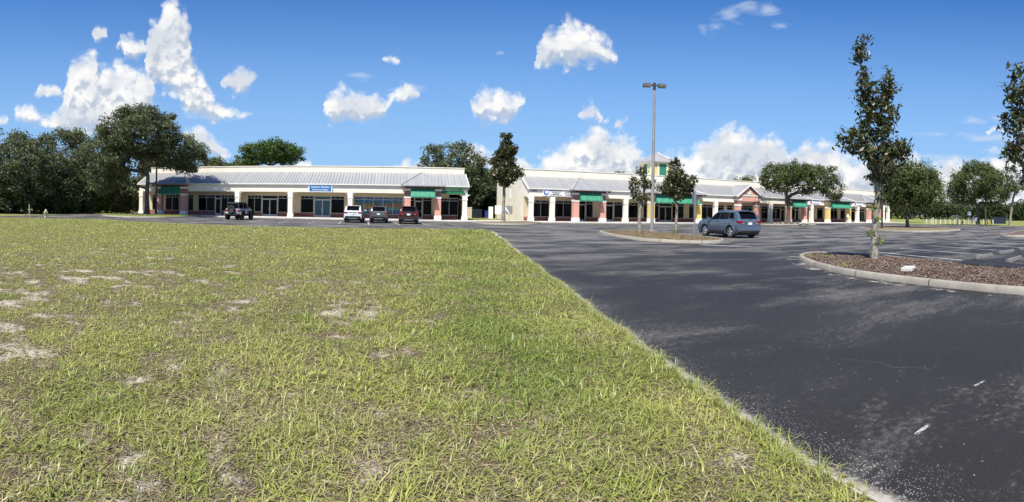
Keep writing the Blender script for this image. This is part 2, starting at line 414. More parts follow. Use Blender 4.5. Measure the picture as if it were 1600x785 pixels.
    low = t.new('ShaderNodeTexNoise'); low.inputs['Scale'].default_value = 13; low.inputs['Detail'].default_value = 3; t.link(cb.outputs[0], low.inputs['Vector'])
    shade = t.math('MULTIPLY', t.ramp(low.outputs['Fac'], .40, .62), t.math('MULTIPLY', thick, .62))
    lit2 = t.math('MULTIPLY', lit, t.math('SUBTRACT', 1.0, shade))
    cc = t.mix(lit2, CLOUD_DARK, CLOUD_LIT)
    skyc = sky.outputs[0]
    hs = t.new('ShaderNodeHueSaturation'); hs.inputs['Saturation'].default_value = SKY_SAT; hs.inputs['Value'].default_value = SKY_VAL; t.link(skyc, hs.inputs['Color'])
    gm = t.new('ShaderNodeMix', data_type='RGBA', blend_type='MULTIPLY'); gm.inputs[0].default_value = 1; t.link(hs.outputs[0], gm.inputs[6]); gm.inputs[7].default_value = (*SKY_TINT,1)
    hzf = t.math('POWER', t.ramp(el, .62, -.02), 1.4)
    skyb = t.mix(t.math('MULTIPLY', hzf, .95), gm.outputs[2], SKY_LOW)
    # thin high veil
    wacc = None
    for x, y, rx, ry in WISP:
        u, v = sky_uv(x, y); a, b = F/rx, F/ry
        m1 = t.new('ShaderNodeVectorMath', operation='MULTIPLY_ADD'); t.link(cb.outputs[0], m1.inputs[0]); m1.inputs[1].default_value = (a,b,0); m1.inputs[2].default_value = (-u*a,-v*b,0)
        m2 = t.new('ShaderNodeVectorMath', operation='LENGTH'); t.link(m1.outputs[0], m2.inputs[0])
        wacc = m2.outputs['Value'] if wacc is None else t.math('SMOOTH_MIN', wacc, m2.outputs['Value'], .4)
    wm = t.new('ShaderNodeMapping'); wm.inputs['Scale'].default_value = (14,40,1); t.link(cb.outputs[0], wm.inputs['Vector'])
    wn = t.new('ShaderNodeTexNoise'); wn.inputs['Scale'].default_value = 1; wn.inputs['Detail'].default_value = 7; wn.inputs['Roughness'].default_value = .6; wn.inputs['Distortion'].default_value = .6; t.link(wm.outputs[0], wn.inputs['Vector'])
    wa = t.math('MULTIPLY', t.ramp(t.math('ADD', t.math('SUBTRACT', 1.0, wacc), t.math('MULTIPLY', t.math('SUBTRACT', wn.outputs['Fac'], .5), 3.2)), .05, 1.5), .62)
    c1 = t.mix(wa, skyb, CLOUD_WISP)
    fin = t.mix(alpha, c1, cc)
    t.link(fin, bg.inputs[0]); bg.inputs[1].default_value = SKY_STRENGTH
    w.cycles.sampling_method = 'MANUAL'; w.cycles.sample_map_resolution = 512
SKY_STRENGTH = .10; SKY_SAT = 1.32; SKY_VAL = .90; SKY_TINT = (.66,.88,1.16); SKY_LOW = (2.3,3.95,6.3)
CLOUD_LIT = (6.9,6.85,6.75); CLOUD_DARK = (3.6,4.1,4.9); CLOUD_WISP = (4.6,5.2,6.1)
make_world()
sc.view_settings.view_transform = 'Standard'; sc.view_settings.look = 'None'; sc.view_settings.exposure = 0.55; sc.view_settings.gamma = 1
sc.view_settings.use_curve_mapping = False
# ------------------------------------------------------------------ ground
nzA, nzB, nzC = Noise2(3), Noise2(5), Noise2(9)
def edge_x(y):               # where lawn meets asphalt on the right of the lawn
    ys = [-25, 0, 1.87, 2.9, 4.65, 6.27, 8.17, 11.24, 14.6, 25.68, 34.81, 60]
    xs = [1.3, 2.12, 2.27, 2.43, 2.69, 2.90, 3.14, 3.53, 3.92, 5.36, 6.39, 9.2]
    y = np.asarray(y, float)
    return np.interp(y, ys, xs) + .22*(nzA.fbm(y*.7, y*0+3.3, 3)-.5) + .10*(nzB.fbm(y*4.1, y*0+8.1, 3)-.5)
def far_y(x):                # far side of the lawn
    return np.interp(x, [-90,-60,-45,-36,-31,-26,-22,-16,-10,-5.7,-1,3.5,5.4,6.5], [30,31,33,34.6,37.6,37.4,36.0,34.6,34.3,34.9,35.8,36.6,36.2,34.8])
def bareness(x, y):          # 0 thick turf .. 1 open sand
    b = nzA.fbm(x*.30, y*.30, 3)*.12 + nzA.fbm(x*1.9+9, y*1.9, 3)*.38 + nzB.fbm(x*4.6, y*4.6, 3)*.46
    s = edge_x(y) - x                                   # distance in from the road edge
    lush = np.clip(1-np.abs(s-1.5)/2.4, 0, 1)*np.clip((y-2.4)/3, 0, 1)
    r = np.hypot(x, y)
    far = np.clip((r-11)/9, 0, 1)
    left = np.clip((1.5-x)/7, 0, 1)
    return np.clip((b-.514-.06*lush-.08*far+.055*left)*4.0+.19, 0, 1)
def lawn_z(x, y):
    s = edge_x(y) - x
    return .004 + .045*np.clip(s/.5, 0, 1) + (.05*(nzA.fbm(x*.5+40, y*.5, 3)-.5) + .035*(nzB.fbm(x*2.2, y*2.2+30, 3)-.5))*np.clip(s/.4, 0, 1)

def soil_mat():
    m, t = new_mat('sandy turf soil'); p = t.pos()
    bare = t.attr('bare')
    n1 = t.noise(9, 6, .7, p); n2 = t.noise(38, 5, .7, p); n3 = t.noise(160, 3, .6, p)
    litter = t.mix(t.ramp(n2, .35, .68), (.065,.048,.028), (.21,.165,.09))
    litter = t.mix(t.ramp(n3, .5, .72), litter, (.26,.21,.13))
    sand = t.mix(t.ramp(n2, .3, .75), (.42,.36,.26), (.66,.60,.48))
    f = t.ramp(t.math('ADD', t.math('ADD', bare, t.math('MULTIPLY', t.math('SUBTRACT', n1, .5), 1.5)), t.math('MULTIPLY', t.math('SUBTRACT', n2, .5), .9)), .50, .98)
    c = t.mix(f, litter, sand)
    g = t.mix(t.ramp(n1, .35, .7), (.13,.15,.03), (.24,.25,.06))      # low growth between the blades
    c = t.mix(t.math('MULTIPLY', t.ramp(bare, .55, .05), t.ramp(n2, .40, .62)), c, g)
    t.link(c, t.b.inputs['Base Color']); t.b.inputs['Roughness'].default_value = .95; t.b.inputs['Specular IOR Level'].default_value = .1
    h = t.math('ADD', n2, t.math('MULTIPLY', n1, 1.4))
    t.link(t.bump(h, .9, .03), t.b.inputs['Normal'])
    return m
def make_lawn():
    nq, nt_ = 330, 300
    s = 64*np.linspace(0, 1, nq)**2.1
    tt = np.linspace(0, 1, nt_)**1.7
    S, T = np.meshgrid(s, tt, indexing='ij')
    y0 = -6.0
    # Y runs to the far side; X follows the road edge
    Yf = far_y(6.3 - S)
    Y = y0 + (Yf-y0)*T; X = edge_x(Y) - S
    Z = lawn_z(X, Y); edge = T > .985; Z = np.where(T >= .999, .003, Z)
    bare = bareness(X, Y)
    idx = np.arange(nq*nt_).reshape(nq, nt_)
    f = np.stack([idx[:-1,:-1], idx[:-1,1:], idx[1:,1:], idx[1:,:-1]], -1).reshape(-1,4)
    o = np_mesh('lawn', np.stack([X,Y,Z],-1).reshape(-1,3), f, soil_mat(), {'bare': bare.ravel()})
    o.data.polygons.foreach_set('use_smooth', [True]*len(o.data.polygons))
    tag(o, kind='structure')
make_lawn()

def far_grass_mat():
    m, t = new_mat('mown grass'); p = t.pos()
    n1 = t.noise(.25, 6, .65, p); n2 = t.noise(3, 5, .7, p)
    c = t.mix(t.ramp(n1, .35, .65), (.17,.20,.05), (.30,.29,.10)); c = t.mix(t.math('MULTIPLY', t.ramp(n2, .45, .7), .5), c, (.06,.085,.02))
    t.link(c, t.b.inputs['Base Color']); t.b.inputs['Roughness'].default_value = .95; t.b.inputs['Specular IOR Level'].default_value = .1
    t.link(t.bump(n2, .8, .06), t.b.inputs['Normal'])
    return m
M['fargrass'] = far_grass_mat()
b = MB(); b.quad((-1500,-1500,-.06),(1500,-1500,-.06),(1500,1500,-.06),(-1500,1500,-.06)); tag(b.build('ground', M['fargrass']), kind='structure')

def asphalt_mat():
    m, t = new_mat('sealed asphalt'); p = t.pos()
    e = t.attr('edge')
    fine = t.noise(220, 2, .6, p); mid = t.noise(14, 5, .65, p); big = t.noise(.16, 5, .6, p, .3)
    streak = t.noise(1, 7, .68, t.pos(.22, .50, 1, .12), .25)
    c = t.mix(t.ramp(big, .35, .7), (.024,.0222,.0205), (.034,.032,.030))
    c = t.mix(t.math('MULTIPLY', t.ramp(fine, .55, .8), .35), c, (.075,.075,.078))
    # worn, sun-bleached and sandy patches
    sp = t.new('ShaderNodeSeparateXYZ'); t.link(p, sp.inputs[0])
    lot = t.ramp(t.math('ADD', sp.outputs[1], t.math('MULTIPLY', sp.outputs[0], .35)), 9, 30)
    worn = t.math('ADD', streak, t.math('MULTIPLY', t.math('SUBTRACT', mid, .5), .42))
    worn = t.math('ADD', worn, t.math('MULTIPLY', lot, .105))
    wf0 = t.ramp(worn, .48, .70); wf = t.math('MULTIPLY', wf0, t.ramp(t.noise(90, 3, .7, p), .30, .62))
    c = t.mix(t.math('MULTIPLY', wf, t.math('MULTIPLY_ADD', lot, .35, .60)), c, (.23,.215,.195))
    # hairline cracks and old tyre polish
    cv = t.new('ShaderNodeTexVoronoi', feature='DISTANCE_TO_EDGE'); cv.inputs['Scale'].default_value = .55
    wp = t.new('ShaderNodeVectorMath', operation='MULTIPLY_ADD'); wn = t.new('ShaderNodeTexNoise'); wn.inputs['Scale'].default_value = 1.7; wn.inputs['Detail'].default_value = 5; t.link(p, wn.inputs['Vector'])
    t.link(wn.outputs['Color'], wp.inputs[0]); wp.inputs[1].default_value = (.9,.9,0); t.link(p, wp.inputs[2]); t.link(wp.outputs[0], cv.inputs['Vector'])
    crack = t.math('MULTIPLY', t.ramp(cv.outputs['Distance'], .009, .002), t.ramp(t.noise(.5, 4, .6, p), .50, .60))
    c = t.mix(t.math('MULTIPLY', crack, .22), c, (.12,.115,.105))
    oil = t.ramp(t.noise(.9, 6, .68, t.pos(1,.5,1)), .60, .76); c = t.mix(t.math('MULTIPLY', oil, .45), c, (.016,.015,.015))
    # exposed pale aggregate, thick at the verge
    vo = t.new('ShaderNodeTexVoronoi'); vo.inputs['Scale'].default_value = 74; t.link(p, vo.inputs['Vector'])
    v2 = t.new('ShaderNodeTexVoronoi'); v2.inputs['Scale'].default_value = 17; t.link(p, v2.inputs['Vector'])
    nv = t.noise(1.6, 5, .7, p)
    near = t.ramp(t.math('ADD', e, t.math('MULTIPLY', t.math('SUBTRACT', nv, .5), 1.5)), .75, -.15)
    thr = t.math('ADD', .105, t.math('MULTIPLY', near, .26)); thr = t.math('ADD', thr, t.math('ADD', t.math('MULTIPLY', t.ramp(nv, .40, .75), .12), t.math('MULTIPLY', wf0, .22)))
    rnd = t.new('ShaderNodeSeparateXYZ'); t.link(vo.outputs['Color'], rnd.inputs[0])
    spk = t.math('MULTIPLY', t.ramp(t.math('SUBTRACT', thr, vo.outputs['Distance']), -.02, .05), t.math('LESS_THAN', rnd.outputs[0], t.math('ADD', .34, t.math('MULTIPLY', near, .40))))
    r2 = t.new('ShaderNodeSeparateXYZ'); t.link(v2.outputs['Color'], r2.inputs[0])
    spk2 = t.math('MULTIPLY', t.ramp(v2.outputs['Distance'], .14, .09), t.math('LESS_THAN', r2.outputs[0], .16))
    c = t.mix(t.math('MULTIPLY', t.math('MAXIMUM', spk, spk2), .8), c, (.34,.325,.29))
    sandf = t.ramp(t.math('ADD', e, t.math('MULTIPLY', t.math('SUBTRACT', mid, .5), .22)), .14, .02)
    c = t.mix(t.math('MULTIPLY', sandf, .9), c, (.46,.42,.35))
    t.link(c, t.b.inputs['Base Color'])
    t.val(t.b.inputs['Roughness'], t.math('MULTIPLY_ADD', wf, .2, .62)); t.b.inputs['Specular IOR Level'].default_value = .22
    h = t.math('ADD', fine, t.math('MULTIPLY', t.math('MAXIMUM', spk, spk2), .6))
    t.link(t.bump(h, .5, .006), t.b.inputs['Normal'])
    return m
M['asphalt'] = asphalt_mat()
def make_lot():
    V = []; Fc = []; E = []
    def grid(X, Y, Ed):
        n, k = X.shape; b = sum(len(v) for v in V); idx = b + np.arange(n*k).reshape(n,k)
        V.append(np.stack([X,Y,np.zeros_like(X)],-1).reshape(-1,3)); E.append(Ed.ravel())
        Fc.append(np.stack([idx[:-1,:-1], idx[1:,:-1], idx[1:,1:], idx[:-1,1:]], -1).reshape(-1,4))
    ys = np.concatenate([np.linspace(-25, 0, 12), np.linspace(.2, 34.8, 90)])
    s = np.array([0,.03,.06,.1,.15,.22,.32,.45,.65,.9,1.3,2,4,8,20,45,76.])
    Sg, Yg = np.meshgrid(s, ys, indexing='ij'); grid(edge_x(Yg)-.06+Sg, Yg, Sg-.06)
    xs = np.linspace(-40.5, 6.1, 60)
    t = np.array([0,.1,.2,.35,.6,1,2,4,8,22.4])
    Xg, Tg = np.meshgrid(xs, t, indexing='ij'); fy = far_y(Xg)-.1
    grid(Xg, fy + (57-fy)*Tg/22.4, Tg+.02)
    xs = np.linspace(6.1, 81, 30); yy = np.array([34.8, 36, 45, 57.])
    Xg, Yg = np.meshgrid(xs, yy, indexing='ij'); grid(Xg, Yg, np.full_like(Xg, 5.))
    xs = np.array([-40.5,-37.5]); yy = np.array([57,90.]); Xg, Yg = np.meshgrid(xs, yy, indexing='ij'); grid(Xg, Yg, np.full_like(Xg, 5.))
    o = np_mesh('parking_lot', np.concatenate(V), np.concatenate(Fc), M['asphalt'], {'edge': np.concatenate(E)}); tag(o, kind='structure')
make_lot()

def concrete_mat(name, col, joint=0):
    m, t = new_mat(name); p = t.pos()
    n = t.noise(1.5, 6, .65, p); n2 = t.noise(30, 4, .65, p)
    c = t.mix(t.ramp(n, .3, .75), tuple(x*.72 for x in col), col); c = t.mix(t.math('MULTIPLY', t.ramp(n2, .55, .8), .5), c, tuple(x*.45 for x in col))
    st = t.ramp(t.noise(5, 5, .7, t.pos(1,1,.3)), .58, .75); c = t.mix(t.math('MULTIPLY', st, .55), c, (.10,.095,.085))
    if joint:
        fr = t.math('FRACT', t.math('DIVIDE', t.attr('run'), joint)); j = t.math('MULTIPLY', t.ramp(t.math('ABSOLUTE', t.math('SUBTRACT', fr, .5)), .009, .004), 1)
        c = t.mix(t.math('MULTIPLY', j, .85), c, (.035,.032,.028))
        scuff = t.ramp(t.noise(3.2, 5, .7, t.pos(1,1,2.5)), .60, .72); c = t.mix(t.math('MULTIPLY', scuff, .5), c, (.06,.055,.05))
    t.link(c, t.b.inputs['Base Color']); t.b.inputs['Roughness'].default_value = .9
    t.link(t.bump(n2, .5, .008), t.b.inputs['Normal'])
    return m
M['kerb'] = concrete_mat('weathered kerb concrete', (.37,.335,.275), 2.4); M['walk'] = concrete_mat('pale walkway concrete', (.62,.59,.53))
def paint_mat(name, col, wear):
    m, t = new_mat(name); p = t.pos()
    n = t.math('ADD', t.noise(26, 5, .7, p), t.math('MULTIPLY', t.noise(1.2, 4, .6, p), .5))
    c = t.mix(t.ramp(n, .75+wear, .45+wear), (.05,.05,.052), col)
    t.link(c, t.b.inputs['Base Color']); t.b.inputs['Roughness'].default_value = .8
    return m
M['paint'] = paint_mat('white road paint', (.70,.69,.66), .14); M['paintworn'] = paint_mat('worn road paint', (.55,.54,.51), .08)
# sidewalk in front of both buildings
b = MB(); b.box(-37.5, 93.5, 57.0, 62.9, 0, .15); tag(b.build('sidewalk', M['walk'], bevel=.03), kind='structure')
# painted markings: each line a sheet 4 mm above the asphalt
def line(x0, y0, x1, y1, w=.12, m='paint', name='parking_line'):
    d = Vector((x1-x0, y1-y0)); d.normalize(); n = Vector((-d.y, d.x))*w/2
    b = MB(); b.quad((x0+n.x,y0+n.y,.005),(x0-n.x,y0-n.y,.005),(x1-n.x,y1-n.y,.005),(x1+n.x,y1+n.y,.005)); tag(b.build(name, M[m]), kind='structure')
for i in range(9): line(-17.1+2.76*i+.45, 43.9, -17.1+2.76*i-.1, 50.6, .13)
line(-19.9, 44.0, -20.4, 50, .13); line(-25.4, 44.2, -25.9, 50, .13, 'paintworn')
for i in range(18):
    x = 17.9+2.72*i
    if not 40 < x < 58.5: line(x+.2, 50.3, x-.1, 56.6, .12, 'paint' if i % 3 else 'paintworn')
for i in range(15):
    x = 16.3+2.72*i; line(x, 7.5, x+1.5, 12.8, .14, 'paint'); line(x-.9, 1.0, x, 5.7, .13, 'paintworn')
for i in range(13):
    x = 22.2+2.72*i; line(x, 19.4, x+1.2, 24.4, .15, 'paint' if i % 3 else 'paintworn'); line(x+1.2, 24.6, x+2.4, 29.6, .14, 'paintworn')
for i in range(9):
    x = 46.+2.72*i; line(x, 37.0, x+1.0, 42, .11, 'paintworn')
line(14.0, 20.1, 15.6, 17.6, .35, 'paint', 'stop_line'); line(17.6, 22.2, 19.6, 21.2, .3, 'paintworn', 'stop_line')
line(3.13, 1.80, 3.34, 1.80, .035, 'paintworn', 'paint_dash'); line(4.29, 1.83, 4.46, 1.80, .03, 'paintworn', 'paint_dash')
def edge_stripe():
    ys = np.linspace(26.0, 34.3, 18); b = MB()
    for a, c in zip(ys[:-1], ys[1:]):
        xa, xc = float(edge_x(a)), float(edge_x(c)); b.quad((xa+.02,a,.006),(xa+.16,a,.006),(xc+.16,c,.006),(xc+.02,c,.006))
    tag(b.build('edge_stripe', M['paint']), kind='structure')
edge_stripe()

# ------------------------------------------------------------------ planted islands
def smooth_loop(P, n=8):
    P = [Vector((x,y)) for x,y in P]; out = []
    for i in range(len(P)):
        p0, p1, p2, p3 = P[i-1], P[i], P[(i+1) % len(P)], P[(i+2) % len(P)]
        for k in range(n):
            t = k/n; out.append(.5*((2*p1)+(-p0+p2)*t+(2*p0-5*p1+4*p2-p3)*t*t+(-p0+3*p1-3*p2+p3)*t**3))
    return out
def inset(L, d):
    out = []
    for i in range(len(L)):
        t = (L[(i+1) % len(L)]-L[i-1]).normalized(); out.append(L[i] + Vector((-t.y, t.x))*d)
    return out
def area(L): return sum(L[i-1].x*L[i].y-L[i].x*L[i-1].y for i in range(len(L)))/2
ISL = {}
def drift_mat():
    m, t = new_mat('drifted pale sand'); p = t.pos(); n = t.math('ADD', t.noise(1.6, 6, .7, p), t.math('MULTIPLY', t.math('SUBTRACT', t.noise(40, 4, .7, p), .5), .45))
    t.b.inputs['Base Color'].default_value = (.40,.37,.31,1); t.b.inputs['Roughness'].default_value = .95
    tr = t.new('ShaderNodeBsdfTransparent'); mx = t.new('ShaderNodeMixShader'); t.val(mx.inputs[0], t.ramp(n, .52, .66)); t.link(tr.outputs[0], mx.inputs[1]); t.link(t.b.outputs[0], mx.inputs[2]); t.link(mx.outputs[0], t.out.inputs[0]); return m
M['drift'] = drift_mat()
def island(P, fill, n=8, h=.15, mound=.10):
    L = smooth_loop(P, n)
    if area(L) < 0: L.reverse()
    prof = [(0,0),(.015,h*.75),(.05,h),(.16,h),(.165,h-.06)]
    rings = [inset(L, d) for d,_ in prof]; K = len(L); b = MB()
    b.add([(p.x,p.y,z) for r,(d,z) in zip(rings, prof) for p in r], [(k*K+i, k*K+(i+1) % K, (k+1)*K+(i+1) % K, (k+1)*K+i) for k in range(len(prof)-1) for i in range(K)])
    o = b.build('kerb', M['kerb'], smooth=40); tag(o, kind='structure')
    run = np.concatenate([[0], np.cumsum([(L[i]-L[i-1]).length for i in range(1, K)])]); at = o.data.attributes.new('run', 'FLOAT', 'POINT'); at.data.foreach_set('value', np.tile(run, len(prof)).astype(np.float32))
    # drifted sand at the foot of the kerb
    R1, R2 = inset(L, -.002), inset(L, -.42); q = MB()
    q.add([(p.x,p.y,.004) for p in R1]+[(p.x,p.y,.004) for p in R2], [(i, K+i, K+(i+1) % K, (i+1) % K) for i in range(K)])
    tag(q.build('gutter_sand', M['drift']), kind='structure')
    R0 = inset(L, .16); cx = sum(p.x for p in L)/K; cy = sum(p.y for p in L)/K
    b = MB(); rr = [0., .12, .3, .55, .8]; NV = len(rr)
    vs = []
    for q in rr:
        for p in R0:
            x, y = p.x+(cx-p.x)*q, p.y+(cy-p.y)*q
            vs.append((x, y, h-.045+mound*min(1, q*2.2)+.035*(float(nzB.fbm(np.array(x*1.9), np.array(y*1.9), 3))-.5)))
    vs.append((cx, cy, h-.045+mound)); fs = [(k*K+i, k*K+(i+1) % K, (k+1)*K+(i+1) % K, (k+1)*K+i) for k in range(NV-1) for i in range(K)]
    fs += [((NV-1)*K+i, (NV-1)*K+(i+1) % K, NV*K) for i in range(K)]
    b.add(vs, fs); o = b.build('island_soil', fill, smooth=60); tag(o, kind='structure')
    return L
def mulch_mat(name, c1, c2, c3):
    m, t = new_mat(name); p = t.pos()
    vo = t.new('ShaderNodeTexVoronoi'); vo.inputs['Scale'].default_value = 24; t.link(t.pos(1,1.7,1), vo.inputs['Vector'])
    sv = t.new('ShaderNodeSeparateXYZ'); t.link(vo.outputs['Color'], sv.inputs[0])
    n = t.noise(1.2, 5, .65, p)
    c = t.mix(sv.outputs[0], c1, c2); c = t.mix(t.math('MULTIPLY', t.ramp(n, .45, .7), .75), c, c3)
    t.link(c, t.b.inputs['Base Color']); t.b.inputs['Roughness'].default_value = .95
    t.link(t.bump(t.math('ADD', vo.outputs['Distance'], t.noise(60,3,.6,p)), .9, .03), t.b.inputs['Normal'])
    return m
M['mulch'] = mulch_mat('red brown wood mulch', (.10,.064,.050), (.16,.108,.082), (.20,.155,.12))
M['drybed'] = mulch_mat('dry thatch and mulch', (.17,.12,.07), (.27,.20,.11), (.20,.17,.07))
M['islegrass'] = M['fargrass']
ISL['fore'] = island([(9.5,-9),(9.55,-3),(9.62,2.5),(9.8,4.57),(10.03,6.36),(10.35,8.14),(11.0,9.7),(11.9,11.2),(13.0,12.4),(14.2,12.9),(15.0,12.2),(15.1,10.3),(14.6,8.4),(14.0,6.6),(13.4,4),(12.9,1),(12.6,-4),(12.4,-9)], M['mulch'])
ISL['mid'] = island([(12.75,24.2),(13.0,28.0),(13.7,31.6),(14.6,34.1),(15.8,34.9),(17.2,34.3),(18.0,32.3),(18.2,29.5),(17.9,26.4),(17.6,23.6),(17.1,22.2),(15.9,21.0),(14.6,20.9),(13.5,22.1)], M['drybed'])
ISL['gap'] = island([(8.4,54.5),(8.7,51.2),(9.9,49.2),(11.8,48.9),(13.6,50.2),(15.3,53.2),(16.4,56.3),(16.2,56.9),(12.4,56.9),(8.7,56.9)], M['drybed'])
ISL['left'] = island([(-36.5,53),(-34.8,50.3),(-31.5,47.6),(-28.5,46.8),(-25.6,47.8),(-24.4,50.5),(-24.2,53.5),(-24.5,56.9),(-30,56.9),(-36.5,56.9)], M['islegrass'])
ISL['oak'] = island([(48.0,54.5),(47.6,52.6),(48.6,51.0),(51,50.2),(54.5,50.3),(57.4,51.2),(58.4,53),(58.0,55.6),(56.5,56.9),(53,56.9),(49,56.9)], M['mulch'])
ISL['far'] = island([(41.5,25.0),(42.6,23.6),(46,22.8),(52,24.2),(56.5,28),(59.5,34),(60,38),(58.6,39.6),(56,38.6),(51,36.3),(46,34.5),(42.6,30.2)], M['drybed'])
ISL['east'] = island([(37.2,12.6),(38.6,11.7),(42,12.2),(50,14),(58,15.5),(58,17.2),(50,16.4),(42,14.9),(38,14.1)], M['mulch'])
# ------------------------------------------------------------------ the two shop rows
FY, WY = 60.0, 62.6          # column fronts, shop fronts
COLM = {'cream': 'cream2', 'pink': 'pinkblock', 'yellow': 'yellow'}
def cream_column(x, parent, z0=.15, label=None):
    b = MB(); y0, y1 = FY, FY+.6; h = .27
    b.box(x-.35, x+.35, y0-.07, y1+.07, z0, z0+.42); b.box(x-.32, x+.32, y0-.04, y1+.04, z0+.42, z0+.50)
    b.box(x-h, x+h, y0, y1, z0+.50, 2.60)
    for s in (-1, 1): b.box(x+s*.20-.07, x+s*.20+.07, y0-.035, y0-.002, z0+.52, 2.58)   # raised edge strips
    b.box(x-.34, x+.34, y0-.06, y1+.06, 2.60, 2.72); b.box(x-.30, x+.30, y0-.03, y1+.03, 2.72, 3.298)
    for s in (-1, 1):                                                                     # curved brackets
        P = [(x+s*.30, 2.74)] + [(x+s*(.30+.50*(1-math.cos(a))), 2.74+.557*math.sin(a)) for a in np.linspace(.25, PI/2, 6)] + [(x+s*.30, 3.297)]
        if s < 0: P = P[::-1]
        b.prism_y(P, y0+.12, y0+.46)
    return b.build('column', M['cream2'], parent)
def tint_pillar(x, kind, parent, y=59.2, w=.37, top=4.2):
    base = M[COLM[kind]]; b = MB()
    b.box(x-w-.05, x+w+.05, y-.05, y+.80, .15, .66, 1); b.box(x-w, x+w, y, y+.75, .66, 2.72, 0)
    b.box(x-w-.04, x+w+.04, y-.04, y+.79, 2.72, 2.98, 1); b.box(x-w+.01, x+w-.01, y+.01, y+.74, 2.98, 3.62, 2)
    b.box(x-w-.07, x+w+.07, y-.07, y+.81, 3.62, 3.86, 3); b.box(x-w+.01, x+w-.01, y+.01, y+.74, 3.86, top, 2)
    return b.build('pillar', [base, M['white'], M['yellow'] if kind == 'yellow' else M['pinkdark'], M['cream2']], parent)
def shop_window(xa, xb, parent, kind='glass', z0=.70, z1=2.86, poster=None):
    tz = 2.52; y = WY+.09
    g = MB(); g.box(xa+.03, xb-.03, y, y+.02, z0, z1); o = g.build('shop_window', M[kind], parent)
    f = MB(); n = max(1, round((xb-xa)/1.15)); nt = max(1, round((xb-xa)/.5)); d0, d1 = y-.05, y-.003
    f.box(xa, xb, d0, d1, z0-.04, z0+.03); f.box(xa, xb, d0, d1, z1-.03, z1+.04); f.box(xa, xb, d0-.003, d1-.003, tz-.03, tz+.03)
    for i in range(n+1):
        x = xa+(xb-xa)*i/n; w = .03
        f.box(max(xa,x-w)+.001, min(xb,x+w)-.001, d0-.006, d1-.006, z0-.035, z1+.035)
    for i in range(1, nt):
        x = xa+(xb-xa)*i/nt; f.box(x-.018, x+.018, d0+.003, d1, tz+.03, z1-.03)
    f.build('frame', M['alu'], o)
    return o
def shop_door(xa, xb, parent, kind='glass'):
    y = WY+.10; z0, z1 = .17, 2.40; n = 2 if xb-xa > 1.6 else 1
    g = MB(); g.box(xa+.04, xb-.04, y, y+.02, z0, 2.86); o = g.build('shop_door', M[kind], parent)
    f = MB(); d0, d1 = y-.07, y-.003
    f.box(xa, xa+.07, d0, d1, z0, 2.90); f.box(xb-.07, xb, d0, d1, z0, 2.90); f.box(xa+.07, xb-.07, d0, d1, z1, z1+.09); f.box(xa+.07, xb-.07, d0, d1, 2.82, 2.90)
    L = (xb-xa-.14)/n
    for i in range(n):
        a = xa+.07+L*i; c = a+L
        f.box(a, a+.06, d0+.01, d1, z0, z1); f.box(c-.06, c, d0+.01, d1, z0, z1); f.box(a+.06, c-.06, d0+.01, d1, z0, z0+.22); f.box(a+.06, c-.06, d0+.01, d1, z1-.09, z1)
    f.build('frame', M['alu'], o)
    h = MB()
    for i in range(n):
        hx = (xa+xb)/2+(-.10 if i == 0 else .10) if n == 2 else xb-.17
        h.tube([(hx,d0-.07,.95),(hx,d0-.07,1.35)], .018, 6); h.box(hx-.015,hx+.015,d0-.07,d0+.01,1.0,1.03); h.box(hx-.015,hx+.015,d0-.07,d0+.01,1.27,1.30)
    h.build('handle', M['alu'], o)
    return o
def awning(xa, xb, parent, yb=59.15, yf=58.42, zt=3.98, zb=2.95):
    b = MB(); v = .13
    b.add([(xa,yb,zt),(xb,yb,zt),(xb,yf,zb),(xa,yf,zb),(xa,yf,zb-v),(xb,yf,zb-v),(xa,yb,zb-v),(xb,yb,zb-v)],
          [(3,2,1,0),(4,5,2,3),(0,6,4,3),(1,2,5,7)])
    o = b.build('awning', M['awning'], parent)
    so = o.modifiers.new('thick', 'SOLIDIFY'); so.thickness = .012
    f = MB(); f.tube([(xa+.02,yf+.02,zb-v+.03),(xb-.02,yf+.02,zb-v+.03)], .02, 6)
    for x in (xa+.03, xb-.03): f.tube([(x,yf+.02,zb-v+.03),(x,yb-.02,zb-v+.03)], .02, 6)
    f.build('awning_frame', M['galv'], o)
    return o
def roof_plane(b, corners, ribs_dir_x=True, pitch=.4, rib=.035):
    pass
EZ, RZ, EYv, RY = 4.34, 6.02, 59.86, 63.4          # eave / ridge heights and depths
